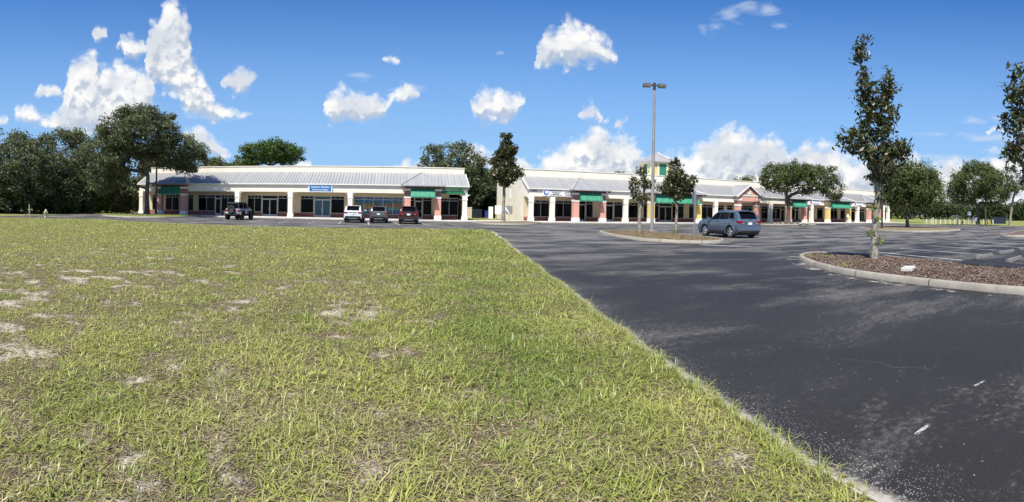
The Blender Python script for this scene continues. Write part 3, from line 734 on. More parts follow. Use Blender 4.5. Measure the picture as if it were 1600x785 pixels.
def main_roof(X0, X1, parent):
    b = MB(); th = .07
    b.add([(X0,EYv,EZ),(X1,EYv,EZ),(X1,RY,RZ),(X0,RY,RZ),(X0,EYv,EZ-th),(X1,EYv,EZ-th),(X1,RY,RZ-th),(X0,RY,RZ-th)],
          [(0,1,2,3),(7,6,5,4),(4,5,1,0),(5,6,2,1),(7,4,0,3)])
    n = Vector((0, -(RZ-EZ), RY-EYv)).normalized()*.048
    k = int((X1-X0)/.4)
    for i in range(1, k):
        x = X0+(X1-X0)*i/k; w = .022
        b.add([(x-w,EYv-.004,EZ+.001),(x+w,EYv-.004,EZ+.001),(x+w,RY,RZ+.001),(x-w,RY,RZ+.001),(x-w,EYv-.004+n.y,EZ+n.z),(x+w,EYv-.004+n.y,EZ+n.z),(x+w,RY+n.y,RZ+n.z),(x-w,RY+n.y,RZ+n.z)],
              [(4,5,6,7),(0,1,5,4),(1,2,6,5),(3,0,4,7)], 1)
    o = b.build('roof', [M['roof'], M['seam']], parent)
    g = MB(); g.box(X0-.03, X1+.03, EYv-.07, EYv-.003, EZ-.12, EZ+.005); g.build('gutter', M['cream2'], o)
    r = MB()
    for x in (X0, X1):                                                        # raked end trim
        s = -1 if x == X0 else 1; xa, xb = sorted((x+s*.003, x+s*.09))
        r.prism_x([(EYv-.06,EZ-.22),(RY,RZ-.22),(RY,RZ+.05),(EYv-.06,EZ+.05)], xa, xb)
    r.build_each('rake_trim', M['cream2'], o)
    return o
def hip_bump(xl, xr, kind, parent, aw=True, over=.78, yf=58.5, ext=None):
    """projecting entry bay: two pillars, beam, hipped roof running back to the main ridge, awning"""
    for x in (xl, xr): tint_pillar(x, kind, parent)
    beam = M['yellow'] if kind == 'yellow' else M['pink']
    b = MB(); b.box(xl+.365, xr-.365, 59.32, 59.80, 3.45, 4.2)
    b.box(xl-.35, xl+.355, 59.97-.02, 60.0, 3.3, 4.2); b.box(xr-.355, xr+.35, 59.95, 60.0, 3.3, 4.2)
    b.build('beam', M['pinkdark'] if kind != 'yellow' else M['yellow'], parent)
    xc = (xl+xr)/2; e = 4.25; A = xl-over; B = xr+over
    slope = (RZ-EZ)/(RY-EYv)
    yb = EYv+.9; zb = EZ+slope*.9                                            # where hip flank dies into the main roof
    ap = (xc, RY-.05, RZ+.09)
    r = MB()
    r.tri((A,yf,e),(B,yf,e),ap); r.tri((A,yf,e),ap,(A,EYv+.12,EZ+.08)); r.tri((B,yf,e),(B,EYv+.12,EZ+.08),ap)
    r.quad((A,yf,e-.10),(B,yf,e-.10),(B,yf,e),(A,yf,e)); r.quad((A,EYv+.12,e-.10),(A,yf,e-.10),(A,yf,e),(A,EYv+.12,EZ+.08)); r.quad((B,yf,e-.10),(B,EYv+.12,e-.10),(B,EYv+.12,EZ+.08),(B,yf,e))
    r.quad((A,yf,e-.10),(A,EYv+.12,e-.10),(B,EYv+.12,e-.10),(B,yf,e-.10))
    n = int((B-A)/.4)
    for i in range(1, n):                                                     # seams on the front slope
        x = A+(B-A)*i/n; f = 1-abs(2*i/n-1); yt = yf+(ap[1]-yf)*f; zt = e+(ap[2]-e)*f
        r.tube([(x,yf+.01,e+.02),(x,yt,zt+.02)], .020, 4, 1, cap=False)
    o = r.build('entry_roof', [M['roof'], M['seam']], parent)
    h = MB()
    for x in (A, B): h.tube([(x,yf,e+.03),(ap[0],ap[1],ap[2]+.03)], .07, 5)
    h.build('hip_cap', M['roof'], o)
    d = MB(); n = int((B-A)/.62)
    for i in range(n+1):
        x = A+.1+(B-A-.2)*i/n; d.box(x-.06, x+.06, yf+.08, 59.16, e-.26, e-.102)
    d.build_each('rafter_tail', M['maroon'], o)
    if aw: awning(xl+.385, xr-.385, parent)
    return o
def gable_bump(xl, xr, parent):
    for x in (xl, xr): tint_pillar(x, 'pink', parent, top=3.5)
    yf = 59.1; A, B = xl-.75, xr+.75; xc = (xl+xr)/2; e, p = 4.28, 6.15
    w = MB(); w.box(xl-.37, xr+.37, 59.15, 59.75, 3.5, 4.30)
    w.prism_y([(xl-.45,4.30),(xr+.45,4.30),(xc,5.72)], 59.2, 59.7); w.build('gable_wall', M['pink'], parent)
    t = MB(); t.box(xl+.05, xr-.05, 59.08, 59.148, 4.30, 4.50)
    for a in np.radians([25, 57, 90, 123, 155]):                              # sunburst
        c, s = math.cos(a), math.sin(a); n = (-s*.07, c*.07); l = .86-.25*abs(c)
        t.prism_y([(xc+c*.12+n[0]*.5,4.52+s*.12+n[1]*.5),(xc+c*.12-n[0]*.5,4.52+s*.12-n[1]*.5),(xc+c*l-n[0],4.52+s*l-n[1]),(xc+c*l+n[0],4.52+s*l+n[1])], 59.12, 59.195)
    t.build('sunburst_trim', M['white'], parent)
    r = MB(); th = .1; yb = RY
    for s, X in ((-1,A),(1,B)):
        P = [(X,e),(xc,p),(xc,p-th),(X,e-th)]
        if s > 0: P = P[::-1]
        r.prism_y(P, yf-.18, yb)
        for i in range(1, 9):
            yy = yf-.18+(yb-yf+.18)*i/9; r.tube([(X,yy,e+.01),(xc,yy,p+.01)], .016, 4, cap=False)
    o = r.build('entry_roof', M['roof'], parent)
    k = MB()
    for X in (A, B):
        P = [(X,e+.02),(xc,p+.02),(xc,p-.24),(X+(xc-X)*.06,e-.15),(X,e-.2)]
        if X == B: P = P[::-1]
        k.prism_y(P, yf-.25, yf-.182)
    k.build_each('rake_trim', M['white'], o, 7)
def cupola(x, y, parent):
    w = 1.95; z0, z1 = 6.4, 9.25
    b = MB(); b.box(x-w, x+w, y-w, y+w, z0, z1); o = b.build('cupola', M['yellow'], parent)
    t = MB()
    for sx in (-1,1):
        for sy in (-1,1): t.box(x+sx*(w-.14)-.22, x+sx*(w-.14)+.22, y+sy*(w-.14)-.22, y+sy*(w-.14)+.22, z0+.01, z1-.003)
    for d in (-.78, .78): t.box(x+d-.14, x+d+.14, y-w-.04, y-w-.002, z0+.02, z1-.25); t.box(x-w-.04, x-w-.002, y+d-.14, y+d+.14, z0+.02, z1-.25)
    t.box(x-w-.1, x+w+.1, y-w-.1, y+w+.1, z1-.2, z1-.004); t.build('corner_trim', M['white'], o)
    l = MB()
    for i in range(12):
        z = 7.0+.165*i; l.prism_x([(y-w-.03,z),(y-w-.003,z),(y-w-.003,z+.15),(y-w-.015,z+.15)], x-.63, x+.63)
    for i in range(12):
        z = 7.0+.165*i; l.prism_y([(x-w-.003,z),(x-w-.003,z+.15),(x-w-.015,z+.15),(x-w-.03,z)], y-.63, y+.63)
    l.build_each('louvre', M['greenpaint'], o, 72)
    r = MB(); v = w+.42; c = [(x-v,y-v,z1),(x+v,y-v,z1),(x+v,y+v,z1),(x-v,y+v,z1)]; ap = (x,y,11.0)
    for i in range(4): r.tri(c[i], c[(i+1) % 4], ap); 
    r.quad(c[3], c[2], c[1], c[0])
    for i in range(4): r.tube([c[i], ap], .06, 5, cap=False)
    for j in range(1, 10):
        f = 1-abs(2*j/10-1); px = x-v+2*v*j/10; r.tube([(px,y-v,z1+.02),(px,y-v+v*f,z1+(11.0-z1)*f+.02)], .02, 4, cap=False)
    r.build('cupola_roof', M['roof'], o)

def shop_row(name, label, X0, X1, columns, bumps, gables, wins, doors, zpar, depth, posters=(), tinted=(), lights=()):
    t = thing(name, label, 'building', ((X0+X1)/2, 61, 0))
    P = t
    kids = []
    # everything below is built in world coordinates and then hung on the Empty
    before = set(o.name for o in C.objects)
    xa, xb = X0+.35, X1-.35
    # shop front wall pieces between the openings
    ops = sorted([(a,b,'w') for a,b in wins]+[(a,b,'d') for a,b in doors])
    w = MB(); br = MB()
    S0, S1 = X0+.02, X1-2.0
    x = S0
    for a, c, k in ops:
        if a > x+.01: w.box(x, a, WY, WY+.25, .15, 2.90); br.box(x, a, WY-.045, WY-.003, .15, .66)
        if k == 'w':
            w.box(a, c, WY+.002, WY+.25, .15, .66); br.box(a, c, WY-.045, WY-.003, .15, .66)
        x = c
    if x < S1: w.box(x, S1, WY, WY+.25, .15, 2.90); br.box(x, S1, WY-.045, WY-.003, .15, .66)
    w.box(S0, S1, WY, WY+.25, 2.90, 3.9)
    w.box(S0+.3, S0+.5, WY+.25, 66, .15, 3.9); w.box(S1-.25, S1, WY+.25, 66, .15, 3.9)
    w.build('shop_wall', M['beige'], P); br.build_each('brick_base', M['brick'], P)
    # dark back of the shops
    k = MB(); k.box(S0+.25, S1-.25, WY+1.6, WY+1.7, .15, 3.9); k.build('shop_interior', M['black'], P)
    for a, c in wins: shop_window(a, c, P, 'mural' if (a, c) in posters else 'glass')
    for a, c in doors: shop_door(a, c, P, 'doorblue' if (a, c) in tinted else 'glass')
    # beam over the arcade, soffit, roofs, parapet and body
    f = MB(); f.box(X0, X1, FY+.02, FY+.58, 3.3, 4.26); [f.prism_x([(FY+.58,3.3),(62.9,3.3),(62.9,5.6),(FY+.58,4.58)], q, q+.3) for q in (X0, X1-.3)]; f.build('fascia', M['cream'], P)
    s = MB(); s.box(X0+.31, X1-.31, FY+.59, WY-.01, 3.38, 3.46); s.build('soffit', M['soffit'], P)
    main_roof(X0-.12, X1+.12, P)
    p = MB(); p.box(X0, X1, RY+.02, RY+.32, 5.6, zpar); p.box(X0-.05, X1+.05, RY-.04, RY+.38, zpar, zpar+.10)
    p.build('parapet', M['cream'], P)
    bd = MB(); bd.box(X0, X0+.3, RY+.32, depth, 0, zpar); bd.box(X1-.3, X1, RY+.32, depth, 0, zpar); bd.box(X0+.3, X1-.3, depth-.3, depth, 0, zpar)
    bd.box(X0+.3, X1-.3, RY+.32, depth-.3, 5.5, 5.7)
    # side walls close the gap under the roof slope
    for xx in (X0, X1-.3): bd.prism_x([(62.9,0),(RY+.32,0),(RY+.32,RZ-.06),(RY,RZ-.09),(62.9,5.6)], xx, xx+.3)
    bd.build('wall', M['cream'], P)
    for x in columns: cream_column(x, P)
    for xl, xr, kind, aw in bumps: hip_bump(xl, xr, kind, P, aw)
    for xl, xr in gables: gable_bump(xl, xr, P)
    for x in lights:
        l = MB(); l.lathe([(0,0),(.10,.02),(.12,.16),(.05,.2),(0,.2)], 10, (x, FY-.12, 2.55)); l.box(x-.05,x+.05,FY-.12,FY-.002,2.62,2.7); l.build('wall_lamp', M['dkmetal'], P)
    bpy.context.view_layer.update()
    inv = Matrix.Translation(t.location).inverted()
    for o in C.objects:
        if o.name not in before and o.parent == t: o.matrix_parent_inverse = inv
    return t
WL = [(-34.6,-33.3),(-32.45,-30.35),(-28.9,-28.11),(-27.33,-24.9),(-23.92,-22.07),(-20.17,-18.26),(-15.98,-14.73),(-12.94,-11.26),(-8.96,-7.27),(-6.0,.16),(.98,1.66),(2.77,3.87),(4.97,7.27)]
DL = [(-30.3,-29.4),(-24.85,-23.95),(-18.21,-16.02),(-11.21,-9.0),(1.70,2.73)]
DL = [d if d[0] != -30.3 else (-30.28,-29.36) for d in DL]
left_row = shop_row('shop_row', 'shorter cream shop row with grey metal roof behind the three parked crossovers', -35.3, 8.1,
    [-35.0,-20.75,-13.75,-6.25,7.8], [(-31.7,-28.1,'pink',True),(.75,4.42,'pink',True)], [], WL, DL, 6.75, 80, posters=((-6.0,.16),), tinted=((-11.21,-9.0),), lights=(7.15,))
WR = [(17.07,19.41),(20.22,22.53),(24.71,25.65),(28.9,30.29),(31.1,32.63),(33.57,34.09),(35.37,36.07),(38.44,40.42),(41.41,42.23),(43.63,45.95),(46.89,48.1),(48.69,49.87),(51.08,53.99),(56.15,57.64),(58.55,60.64),(62.97,64.37),(66.85,68.52),(70.43,72.11),(74.42,76.51),(77.53,79.1),(86.9,88.6)]
DR = [(23.54,24.62),(27.59,28.8),(36.12,38.38),(60.75,61.75),(64.46,65.38),(81.03,82.45),(84.03,85.76)]
right_row = shop_row('long_shop_row', 'longer cream shop row with cupola and salmon gable beyond the parking lot', 15.9, 91.8,
    [16.25,19.05,29.5,44.65,56.05,66.2,80.1,89.4,91.4], [(22.0,25.75,'pink',True),(33.1,41.0,'yellow',True),(59.7,63.6,'pink',True),(70.0,76.3,'yellow',True),(83.2,87.3,'pink',False)], [(48.5,52.4)], WR, DR, 6.95, 81, lights=(69.2,41.9))
before = set(o.name for o in C.objects)
cupola(38.2, 67.2, right_row)
sc_ = MB(); sc_.box(15.70,15.897,70.3,71.0,5.0,5.25); sc_.box(15.78,15.897,70.5,70.62,3.2,5.0); sc_.build('scupper', M['cream2'], right_row)
bpy.context.view_layer.update()
for o in C.objects:
    if o.name not in before and o.parent == right_row: o.matrix_parent_inverse = Matrix.Translation(right_row.location).inverted()

# ------------------------------------------------------------------ signs on the fronts
def dashes(b, x0, x1, z, h, seed, m=0, y0=0, y1=.01):
    r = random.Random(seed); x = x0
    while x < x1-.05:
        w = r.uniform(.05,.16); w = min(w, x1-x)
        b.box(x, x+w, y0, y1, z-h*r.uniform(.35,.5), z+h*r.uniform(.3,.5), m); x += w+r.uniform(.03,.07)
s = thing('shop_sign', 'blue shop sign with two lines of white lettering in a white frame', 'sign', (-9.95, 59.99, 3.78))
b = MB(); b.box(-1.5,1.5,-.12,0,-.48,.48); b.build('frame', M['signwhite'], s, bevel=.02)
b = MB(); b.box(-1.36,1.36,-.14,-.121,-.36,.36); b.build('sign_panel', M['signblue'], s)
text('lettering', 'Southern Paradise', .30, (0,-.145,.16), M['letterwhite'], s, width=2.5, sx=1.02)
text('lettering', 'Fishing And Repair', .26, (0,-.145,-.18), M['letterwhite'], s, sx=1.02)
s = thing('shop_sign', 'green letter sign reading laundromat on the shorter row', 'sign', (6.5, 59.98, 3.75))
text('lettering', 'LAUNDROMAT', .46, (-.15,-.16,.22), M['lettergreen'], s, ext=.06, sx=1.0)
b = MB()
P = [(-1.75,-.42),(1.35,-.42),(1.2,-.02),(-1.5,-.02)]
b.prism_y(P, -.10, -.01); b.build('lower_band', M['lettergreen'], s)  # plain green band below the letters, in place of the sign's lower row
s = thing('shop_sign', 'wide white shop sign with round blue logo and faint print', 'sign', (19.85, 59.99, 3.80))
b = MB(); b.box(-2.15,2.15,-.08,0,-.42,.42); b.build('sign_panel', M['signwhite'], s, bevel=.01)
b = MB(); b.lathe([(0,-.10),(.33,-.10),(.33,-.081)], 24, (-1.72,0,0), axis='y'); b.build('logo', M['logoblue'], s)
b = MB(); b.lathe([(0,-.106),(.2,-.106),(.2,-.101)], 16, (-1.66,0,.07), axis='y'); b.build('logo_centre', M['signwhite'], s)
b = MB()
for k, (x0, x1, z, h) in enumerate([(-1.25,.35,.26,.16),(-1.0,.2,.04,.15),(-.8,.0,-.12,.12),(-1.25,.4,-.27,.15),(.8,1.9,.26,.12),(.75,1.95,.08,.14),(.8,1.9,-.10,.12),(.85,1.95,-.28,.14)]): dashes(b, x0, x1, z, h, k, 0, -.09, -.082)
b.build('lettering', M['letterdark'], s)
for k, (x, lab) in enumerate([(66.75,'white fascia sign with violet print beside the shaded salmon entry'),(79.9,'white fascia sign with violet print near the far end column')]):
    s = thing('shop_sign', lab, 'sign', (x, 59.99, 3.80), group='violet and white fascia signs')
    b = MB(); b.box(-1.7,1.7,-.07,0,-.44,.44); b.build('sign_panel', M['signwhite'], s, bevel=.01)
    b = MB(); dashes(b, -.45, 1.25, .26, .24, 20+k, 0, -.08, -.071); dashes(b, -.45, 1.25, -.26, .24, 30+k, 0, -.08, -.071); b.build('lettering', M['letterpurple'], s)
    b = MB(); b.prism_y([(-1.3,-.22),(-.7,-.22),(-.85,.05),(-1.05,.25),(-1.15,.02)], -.08, -.071); b.build('logo', M['letterdark'], s)
s = thing('address_sign', 'dark street number on the corner of the longer row', 'sign', (16.6, 59.99, 4.0)); text('lettering', '16131', .30, (0,-.02,0), M['letterdark'], s)
for x, z, tx, sz, lab in [(56.9,1.95,'BE',.62,'faded letters BE on the shop window behind the tree'),(59.4,1.75,'OF F\n . .',.55,'faded two line lettering on the window left of the shaded salmon pillar'),(67.7,1.7,'1 7\n1 0',.62,'faded window numerals right of the shaded salmon pillar')]:
    s = thing('window_lettering', lab, 'lettering', (x, WY+.075, z), group='letters stuck on shop windows'); text('lettering', tx, sz, (0,0,0), M['lettergrey'], s, ext=.004)
# ------------------------------------------------------------------ vehicles (local frame: x forward, y left, z up)
def car_paint(name, col, metal=.35):
    m, t = new_mat(name); t.b.inputs['Base Color'].default_value = (*col,1); t.b.inputs['Metallic'].default_value = metal
    t.b.inputs['Roughness'].default_value = .32; t.b.inputs['Coat Weight'].default_value = .8; t.b.inputs['Coat Roughness'].default_value = .03
    n = t.noise(.9, 4, .6, t.pos()); t.val(t.b.inputs['Roughness'], t.math('MULTIPLY_ADD', n, .25, .22))
    c = t.mix(t.ramp(n, .35, .7), tuple(x*.88 for x in col), col); t.link(c, t.b.inputs['Base Color'])
    return m
M['paint_blue'] = car_paint('slate blue car paint', (.105,.15,.215)); M['paint_white'] = car_paint('white car paint', (.72,.73,.74), 0)
M['paint_grey'] = car_paint('grey green car paint', (.10,.125,.13)); M['paint_maroon'] = car_paint('maroon car paint', (.045,.006,.009))
M['paint_silver'] = car_paint('pale silver jeep paint', (.45,.47,.53), .2)
M['taillight'] = glass('red tail light lens', (.26,.008,.010), .08); M['chrome'] = pm('chrome trim', (.62,.63,.64), .15, .02, 3, metal=1)
M['plate'] = flat('white number plate', (.75,.77,.75), .5); M['alloy'] = pm('silver alloy wheel', (.52,.53,.54), .3, .05, 5, metal=.8)
M['canvas'] = pm('black soft top canvas', (.018,.018,.019), .85, .2, 4, .2, bscale=60); M['clearlens'] = glass('clear lamp lens', (.5,.5,.48), .08)

def wheel(parent, x, y, R=.37, W=.25, rim=.26, spokes=5, mat='alloy'):
    s = 1 if y > 0 else -1
    b = MB(); n = 28
    prof = [(rim-.01,-W*.42),(rim+.02,-W*.5),(R-.05,-W*.5),(R-.012,-W*.40),(R,-W*.2),(R,W*.2),(R-.012,W*.40),(R-.05,W*.5),(rim+.02,W*.5),(rim-.01,W*.42)]
    b.lathe(prof, n, (0,0,0), axis='y'); o = b.build('wheel', M['rubber'], parent, smooth=35); o.location = (x,y,R)
    r = MB(); f = s*W*.40
    r.lathe([(0,s*W*.1),(rim-.015,s*W*.1),(rim,f),(rim-.03,f+s*.012),(rim-.035,s*W*.12)], n, (0,0,0), axis='y')
    for k in range(spokes):
        a = 2*PI*k/spokes+.3
        for da in (-.16,.16):
            p0 = (.05*math.cos(a), f*.92, .05*math.sin(a)); p1 = ((rim-.02)*math.cos(a+da), f, (rim-.02)*math.sin(a+da))
            r.tube([p0,p1], [.032,.024], 5)
    r.lathe([(0,f+s*.01),(.06,f+s*.005),(.07,f-s*.03)], 12, (0,0,0), axis='y')
    r.build('rim', M[mat], o, smooth=40)
    h = MB(); h.lathe([(0,s*W*.09),(rim-.02,s*W*.09)], n, (0,0,0), axis='y'); h.build('brake_disc', M['dkmetal'], o)
    return o

def suv(label, loc, rz, paint, L=4.6, Wd=1.84, Hh=1.68, belt=1.02, hood=1.0, wb=2.68, R=.36, style='cross', group=None, rails=True, spokes=5, rear_low='black'):
    """crossover: a lofted shell with real wheel arches, separate glass, lamps, bumpers, wheels"""
    t = thing('parked_suv', label, 'car', loc, rz, group)
    hw = Wd/2; xr = -L/2; xf = L/2
    ro = (L-wb)/2-.06; xa_r = xr+ro; xa_f = xa_r+wb         # axle positions
    ctl = {  # fraction of length : (roof z, roof half width, half width, belt z)
        'x':   [0, .012, .03, .055, .095, .16, .30, .42, .51, .57, .64, .69, .82, .94, .975, .992, 1.0],
        'roof':[belt-.01, belt+.03, belt+.13, belt+.34, Hh-.06, Hh-.01, Hh, Hh, Hh-.03, Hh-.11, belt+.25, belt+.03, hood, hood-.04, hood-.10, hood-.22, hood-.36],
        'rw':  [.86, .86, .85, .83, .79, .77, .76, .76, .75, .75, .78, .84, .86, .83, .79, .74, .68],
        'w':   [.93, .96, .975, .985, .99, 1, 1, 1, 1, 1, 1, 1, .995, .975, .94, .90, .84],
        'belt':[belt-.02, belt, belt+.03, belt+.05, belt+.05, belt+.045, belt+.035, belt+.02, belt+.01, belt, belt-.005, belt-.01, hood-.03, hood-.09, hood-.17, hood-.25, hood-.32]}
    xs = np.unique(np.concatenate([np.linspace(0,1,70), ctl['x']]))
    g = lambda k: np.interp(xs, ctl['x'], ctl[k])
    roof, rw, w, be = g('roof'), g('rw')*hw, g('w')*hw, g('belt'); be = np.minimum(be, roof-.012)
    X = xr+xs*L
    z0 = np.full_like(X, .31); z0 = np.where(xs < .05, .31+.12*(1-xs/.05), z0); z0 = np.where(xs > .94, .30+.12*(xs-.94)/.06, z0)
    Ra = R+.055
    arch = lambda c: np.sqrt(np.maximum(Ra**2-(X-c)**2, 0))
    za = np.maximum(np.where(np.abs(X-xa_r) < Ra, R+arch(xa_r), 0), np.where(np.abs(X-xa_f) < Ra, R+arch(xa_f), 0)); lo = np.maximum(z0, za)
    secs = []
    for i in range(len(X)):
        l, b_, r_ = lo[i], be[i], roof[i]
        m1 = max(l+.01, .46); m2 = max(l+.02, .74)
        P = [(w[i]*.93 if za[i] < .3 else w[i]*.99, l), (w[i]*.985 if za[i] < .3 else w[i], m1), (w[i], max(m2, l+.02)), (w[i]*.975, b_-.05 if b_-.05 > m2+.01 else (m2+b_)/2), (w[i]*.945, b_),
             (rw[i]+.06*(w[i]-rw[i]), b_+(r_-b_)*.90), (rw[i]*.93, r_-(r_-b_)*.02), (rw[i]*.55, r_+.012), (0, r_+.018)]
        secs.append(P)
    K = len(secs[0]); b = MB()
    vs = []
    for i, P in enumerate(secs):
        vs += [(X[i], y, z) for y, z in P] + [(X[i], -y, z) for y, z in P[-2::-1]]
    n = 2*K-1
    fs = [(i*n+j, i*n+j+1, (i+1)*n+j+1, (i+1)*n+j) for i in range(len(X)-1) for j in range(n-1)]
    fs += [tuple(range(n)), tuple((len(X)-1)*n+j for j in range(n-1,-1,-1))]
    b.add(vs, fs); b.build('body', M[paint], t, smooth=38)
    # underbody and arch linings
    u = MB(); u.box(xr+.12, xf-.14, -hw*.86, hw*.86, .20, .62)
    u.build('underbody', M['black'], t)
    S = lambda x: (np.interp(x, X, be), np.interp(x, X, roof), np.interp(x, X, w), np.interp(x, X, rw))
    def side_strip(xa, xb, s, lo_f=.08, hi_f=.86, cutA=0, cutB=0):
        q = MB(); k = 14; vs = []
        for i in range(k+1):
            for top in (0, 1):
                x0 = xa+(xb-xa)*i/k
                if top: x0 = (xa+cutA)+(xb-cutB-xa-cutA)*i/k
                B_, R_, W_, Rw = S(x0); f = hi_f if top else lo_f
                z = B_+(R_-B_)*f*.90/.90; y = W_*.945+((Rw+.06*(W_-Rw))-W_*.945)*min(1, f/.90)
                vs.append((x0, s*(y+.007), z))
        fs = [(2*i, 2*i+2, 2*i+3, 2*i+1) if s < 0 else (2*i, 2*i+1, 2*i+3, 2*i+2) for i in range(k)]
        q.add(vs, fs); o = q.build('side_window', M['carglass'], t); md = o.modifiers.new('thick','SOLIDIFY'); md.thickness = .008; return o
    for s in (-1, 1):
        side_strip(xr+.62*L-.02, xr+.735*L, s, cutA=0, cutB=.30) if False else None
        side_strip(xr+.445*L, xr+.655*L, s, .07, .84, 0, .36); side_strip(xr+.235*L, xr+.435*L, s, .07, .84); side_strip(xr+.115*L, xr+.225*L, s, .12, .80, .12, .0)
    def top_strip(fa, fb, name, f=.86, up=.012):
        q = MB(); k = 10; vs = []
        for i in range(k+1):
            x0 = xr+L*(fa+(fb-fa)*i/k); B_, R_, W_, Rw = S(x0)
            for y, dz in ((-1,-.012),(-.5,0),(0,.006),(.5,0),(1,-.012)): vs.append((x0, y*Rw*f, R_+.018+dz+up*.6))
        fs = [(5*i+j, 5*(i+1)+j, 5*(i+1)+j+1, 5*i+j+1) for i in range(k) for j in range(4)]
        q.add(vs, fs); o = q.build(name, M['carglass'], t, smooth=60); return o
    rw_ = top_strip(.022, .088, 'rear_window', .80, .02); rw_.location = (-.012,0,.004)
    wsn = top_strip(.56, .675, 'windscreen', .86, .02)
    # tail lamps, plate, bumper, handles, mirrors, rails, wiper, exhaust
    for s in (-1, 1):
        q = MB(); wv = hw*.93
        ys = sorted((s*(wv-.34), s*(wv+.018))); q.box(xr-.022, xr+.05, ys[0], ys[1], belt-.17, belt-.02)
        ys = sorted((s*(wv-.03), s*(wv+.030))); q.box(xr+.045, xr+.26, ys[0], ys[1], belt-.16, belt-.012)
        q.build('tail_light', M['taillight'], t, bevel=.014)
        q = MB(); q.box(xr-.018, xr+.03, *sorted((s*(wv-.36), s*(wv-.345+.16))), belt-.185, belt-.12); q.build('reverse_light', M['clearlens'], t)
        q = MB(); q.box(xr-.028, xr+.02, *sorted((s*(wv-.26), s*(wv-.05))), .47, .53); q.build('reflector', M['taillight'], t)
        q = MB(); q.box(xf-.22, xf-.02, *sorted((s*(hw*.50), s*(hw*.845))), hood-.34, hood-.21); q.build('headlight', M['clearlens'], t, bevel=.02)
        q = MB(); x0 = xr+.655*L; y0 = np.interp(x0, X, w)
        q.box(x0-.07, x0+.07, *sorted((s*(y0+.03), s*(y0+.21))), belt+.02, belt+.17); o = q.build('mirror', M[paint], t, bevel=.03)
        q = MB(); q.box(x0-.02, x0+.03, *sorted((s*(y0-.08), s*(y0+.05))), belt+.02, belt+.06); q.build('mirror_arm', M['black'], o)
        for hx in (.47, .25):
            q = MB(); x0 = xr+hx*L; y0 = np.interp(x0, X, w)*.978; q.box(x0-.0, x0+.19, *sorted((s*(y0-.01), s*(y0+.03))), belt-.12, belt-.085); q.build('door_handle', M['chrome'] if style == 'blue' else M[paint], t, bevel=.008)
        for hx in (.44, .68, .215):                                             # shut lines
            q = MB(); x0 = xr+hx*L; y0 = np.interp(x0, X, w)
            q.box(x0-.006, x0+.006, *sorted((s*(y0*.9), s*(y0+.003))), .45, belt-.10); q.build('door_gap', M['black'], t)
        q = MB(); y0 = hw
        q.box(xa_r+Ra+.02, xa_f-Ra-.02, *sorted((s*(hw*.9), s*(hw*.985+.014))), .30, .46); q.build('sill_cladding', M['black'], t, bevel=.01)
        for c in (xa_r, xa_f):                                                  # arch lip
            q = MB(); A = np.linspace(-.25, PI+.25, 20)
            pr = [(c+math.cos(a)*(Ra+.02), s*(np.interp(c, X, w)*.995), R+math.sin(a)*(Ra+.02)) for a in A]
            q.tube(pr, .028, 5); q.build('wheel_arch_trim', M['black'] if style != 'blue' else M[paint], t)
        if rails:
            q = MB(); zz = Hh+.055; q.tube([(xr+.16*L,s*hw*.66,Hh-.02),(xr+.19*L,s*hw*.66,zz),(xr+.49*L,s*hw*.66,zz),(xr+.53*L,s*hw*.66,Hh-.05)], .018, 6); q.build('roof_rail', M['chrome'] if style == 'blue' else M['black'], t)
        for c in (xa_r, xa_f): wheel(t, c, s*(hw-.135), R, .24, R-.115, spokes)
    q = MB(); q.box(xr-.045, xr+.10, -hw*.84, hw*.84, .44, .66); q.box(xr-.05, xr+.06, -hw*.62, hw*.62, .36, .44); q.build('rear_bumper', M[rear_low], t, bevel=.03)
    if style == 'blue': q = MB(); q.box(xr-.058, xr+.05, -hw*.80, hw*.80, .36, .50); q.build('bumper_valance', M['black'], t, bevel=.02)
    if style != 'blue': q = MB(); q.box(xr-.062, xr-.046, -hw*.45, hw*.45, .38, .455); q.build('skid_plate', M['chrome'], t, bevel=.006)
    q = MB(); q.box(xr-.03, xr-.001+.02, -.16, .16, belt-.27, belt-.12); q.build('number_plate', M['plate'], t)
    q = MB(); q.box(xr-.034, xr-.001, -.34, .34, belt-.105, belt-.06); q.build('hatch_trim', M['chrome'] if style != 'white' else M['black'], t)
    q = MB(); q.box(xr+.05*L, xr+.115*L, -hw*.68, hw*.68, Hh-.04, Hh-.005); q.location = None; q.build('roof_spoiler', M[paint], t, bevel=.012)
    q = MB(); q.tube([(xr+.03, .05, belt+.08),(xr+.012+.05,-.30,belt+.13)], .012, 5); q.build('wiper', M['black'], t)
    return t
AZ = PI/2
suv('slate blue suv with silver wheels parked beside the middle island', (20.55, 26.3, 0), AZ-.03, 'paint_blue', 4.80, 1.93, 1.75, 1.14, 1.12, 2.90, .40, 'blue', 'cars in the parking lot', rear_low='paint_blue')
suv('white suv parked left of the grey crossover', (-4.75, 50.6, 0), AZ, 'paint_white', 4.55, 1.84, 1.70, 1.10, 1.04, 2.66, .36, 'white', 'cars in front of the shorter row')
suv('grey green crossover parked between the white and maroon cars', (-2.25, 51.1, 0), AZ+.01, 'paint_grey', 4.45, 1.80, 1.63, 1.08, 1.02, 2.62, .35, 'grey', 'cars in front of the shorter row')
suv('maroon suv parked nearest the salmon entry pillars', (.75, 49.3, 0), AZ-.01, 'paint_maroon', 4.7, 1.88, 1.72, 1.12, 1.06, 2.75, .37, 'cross', 'cars in front of the shorter row')

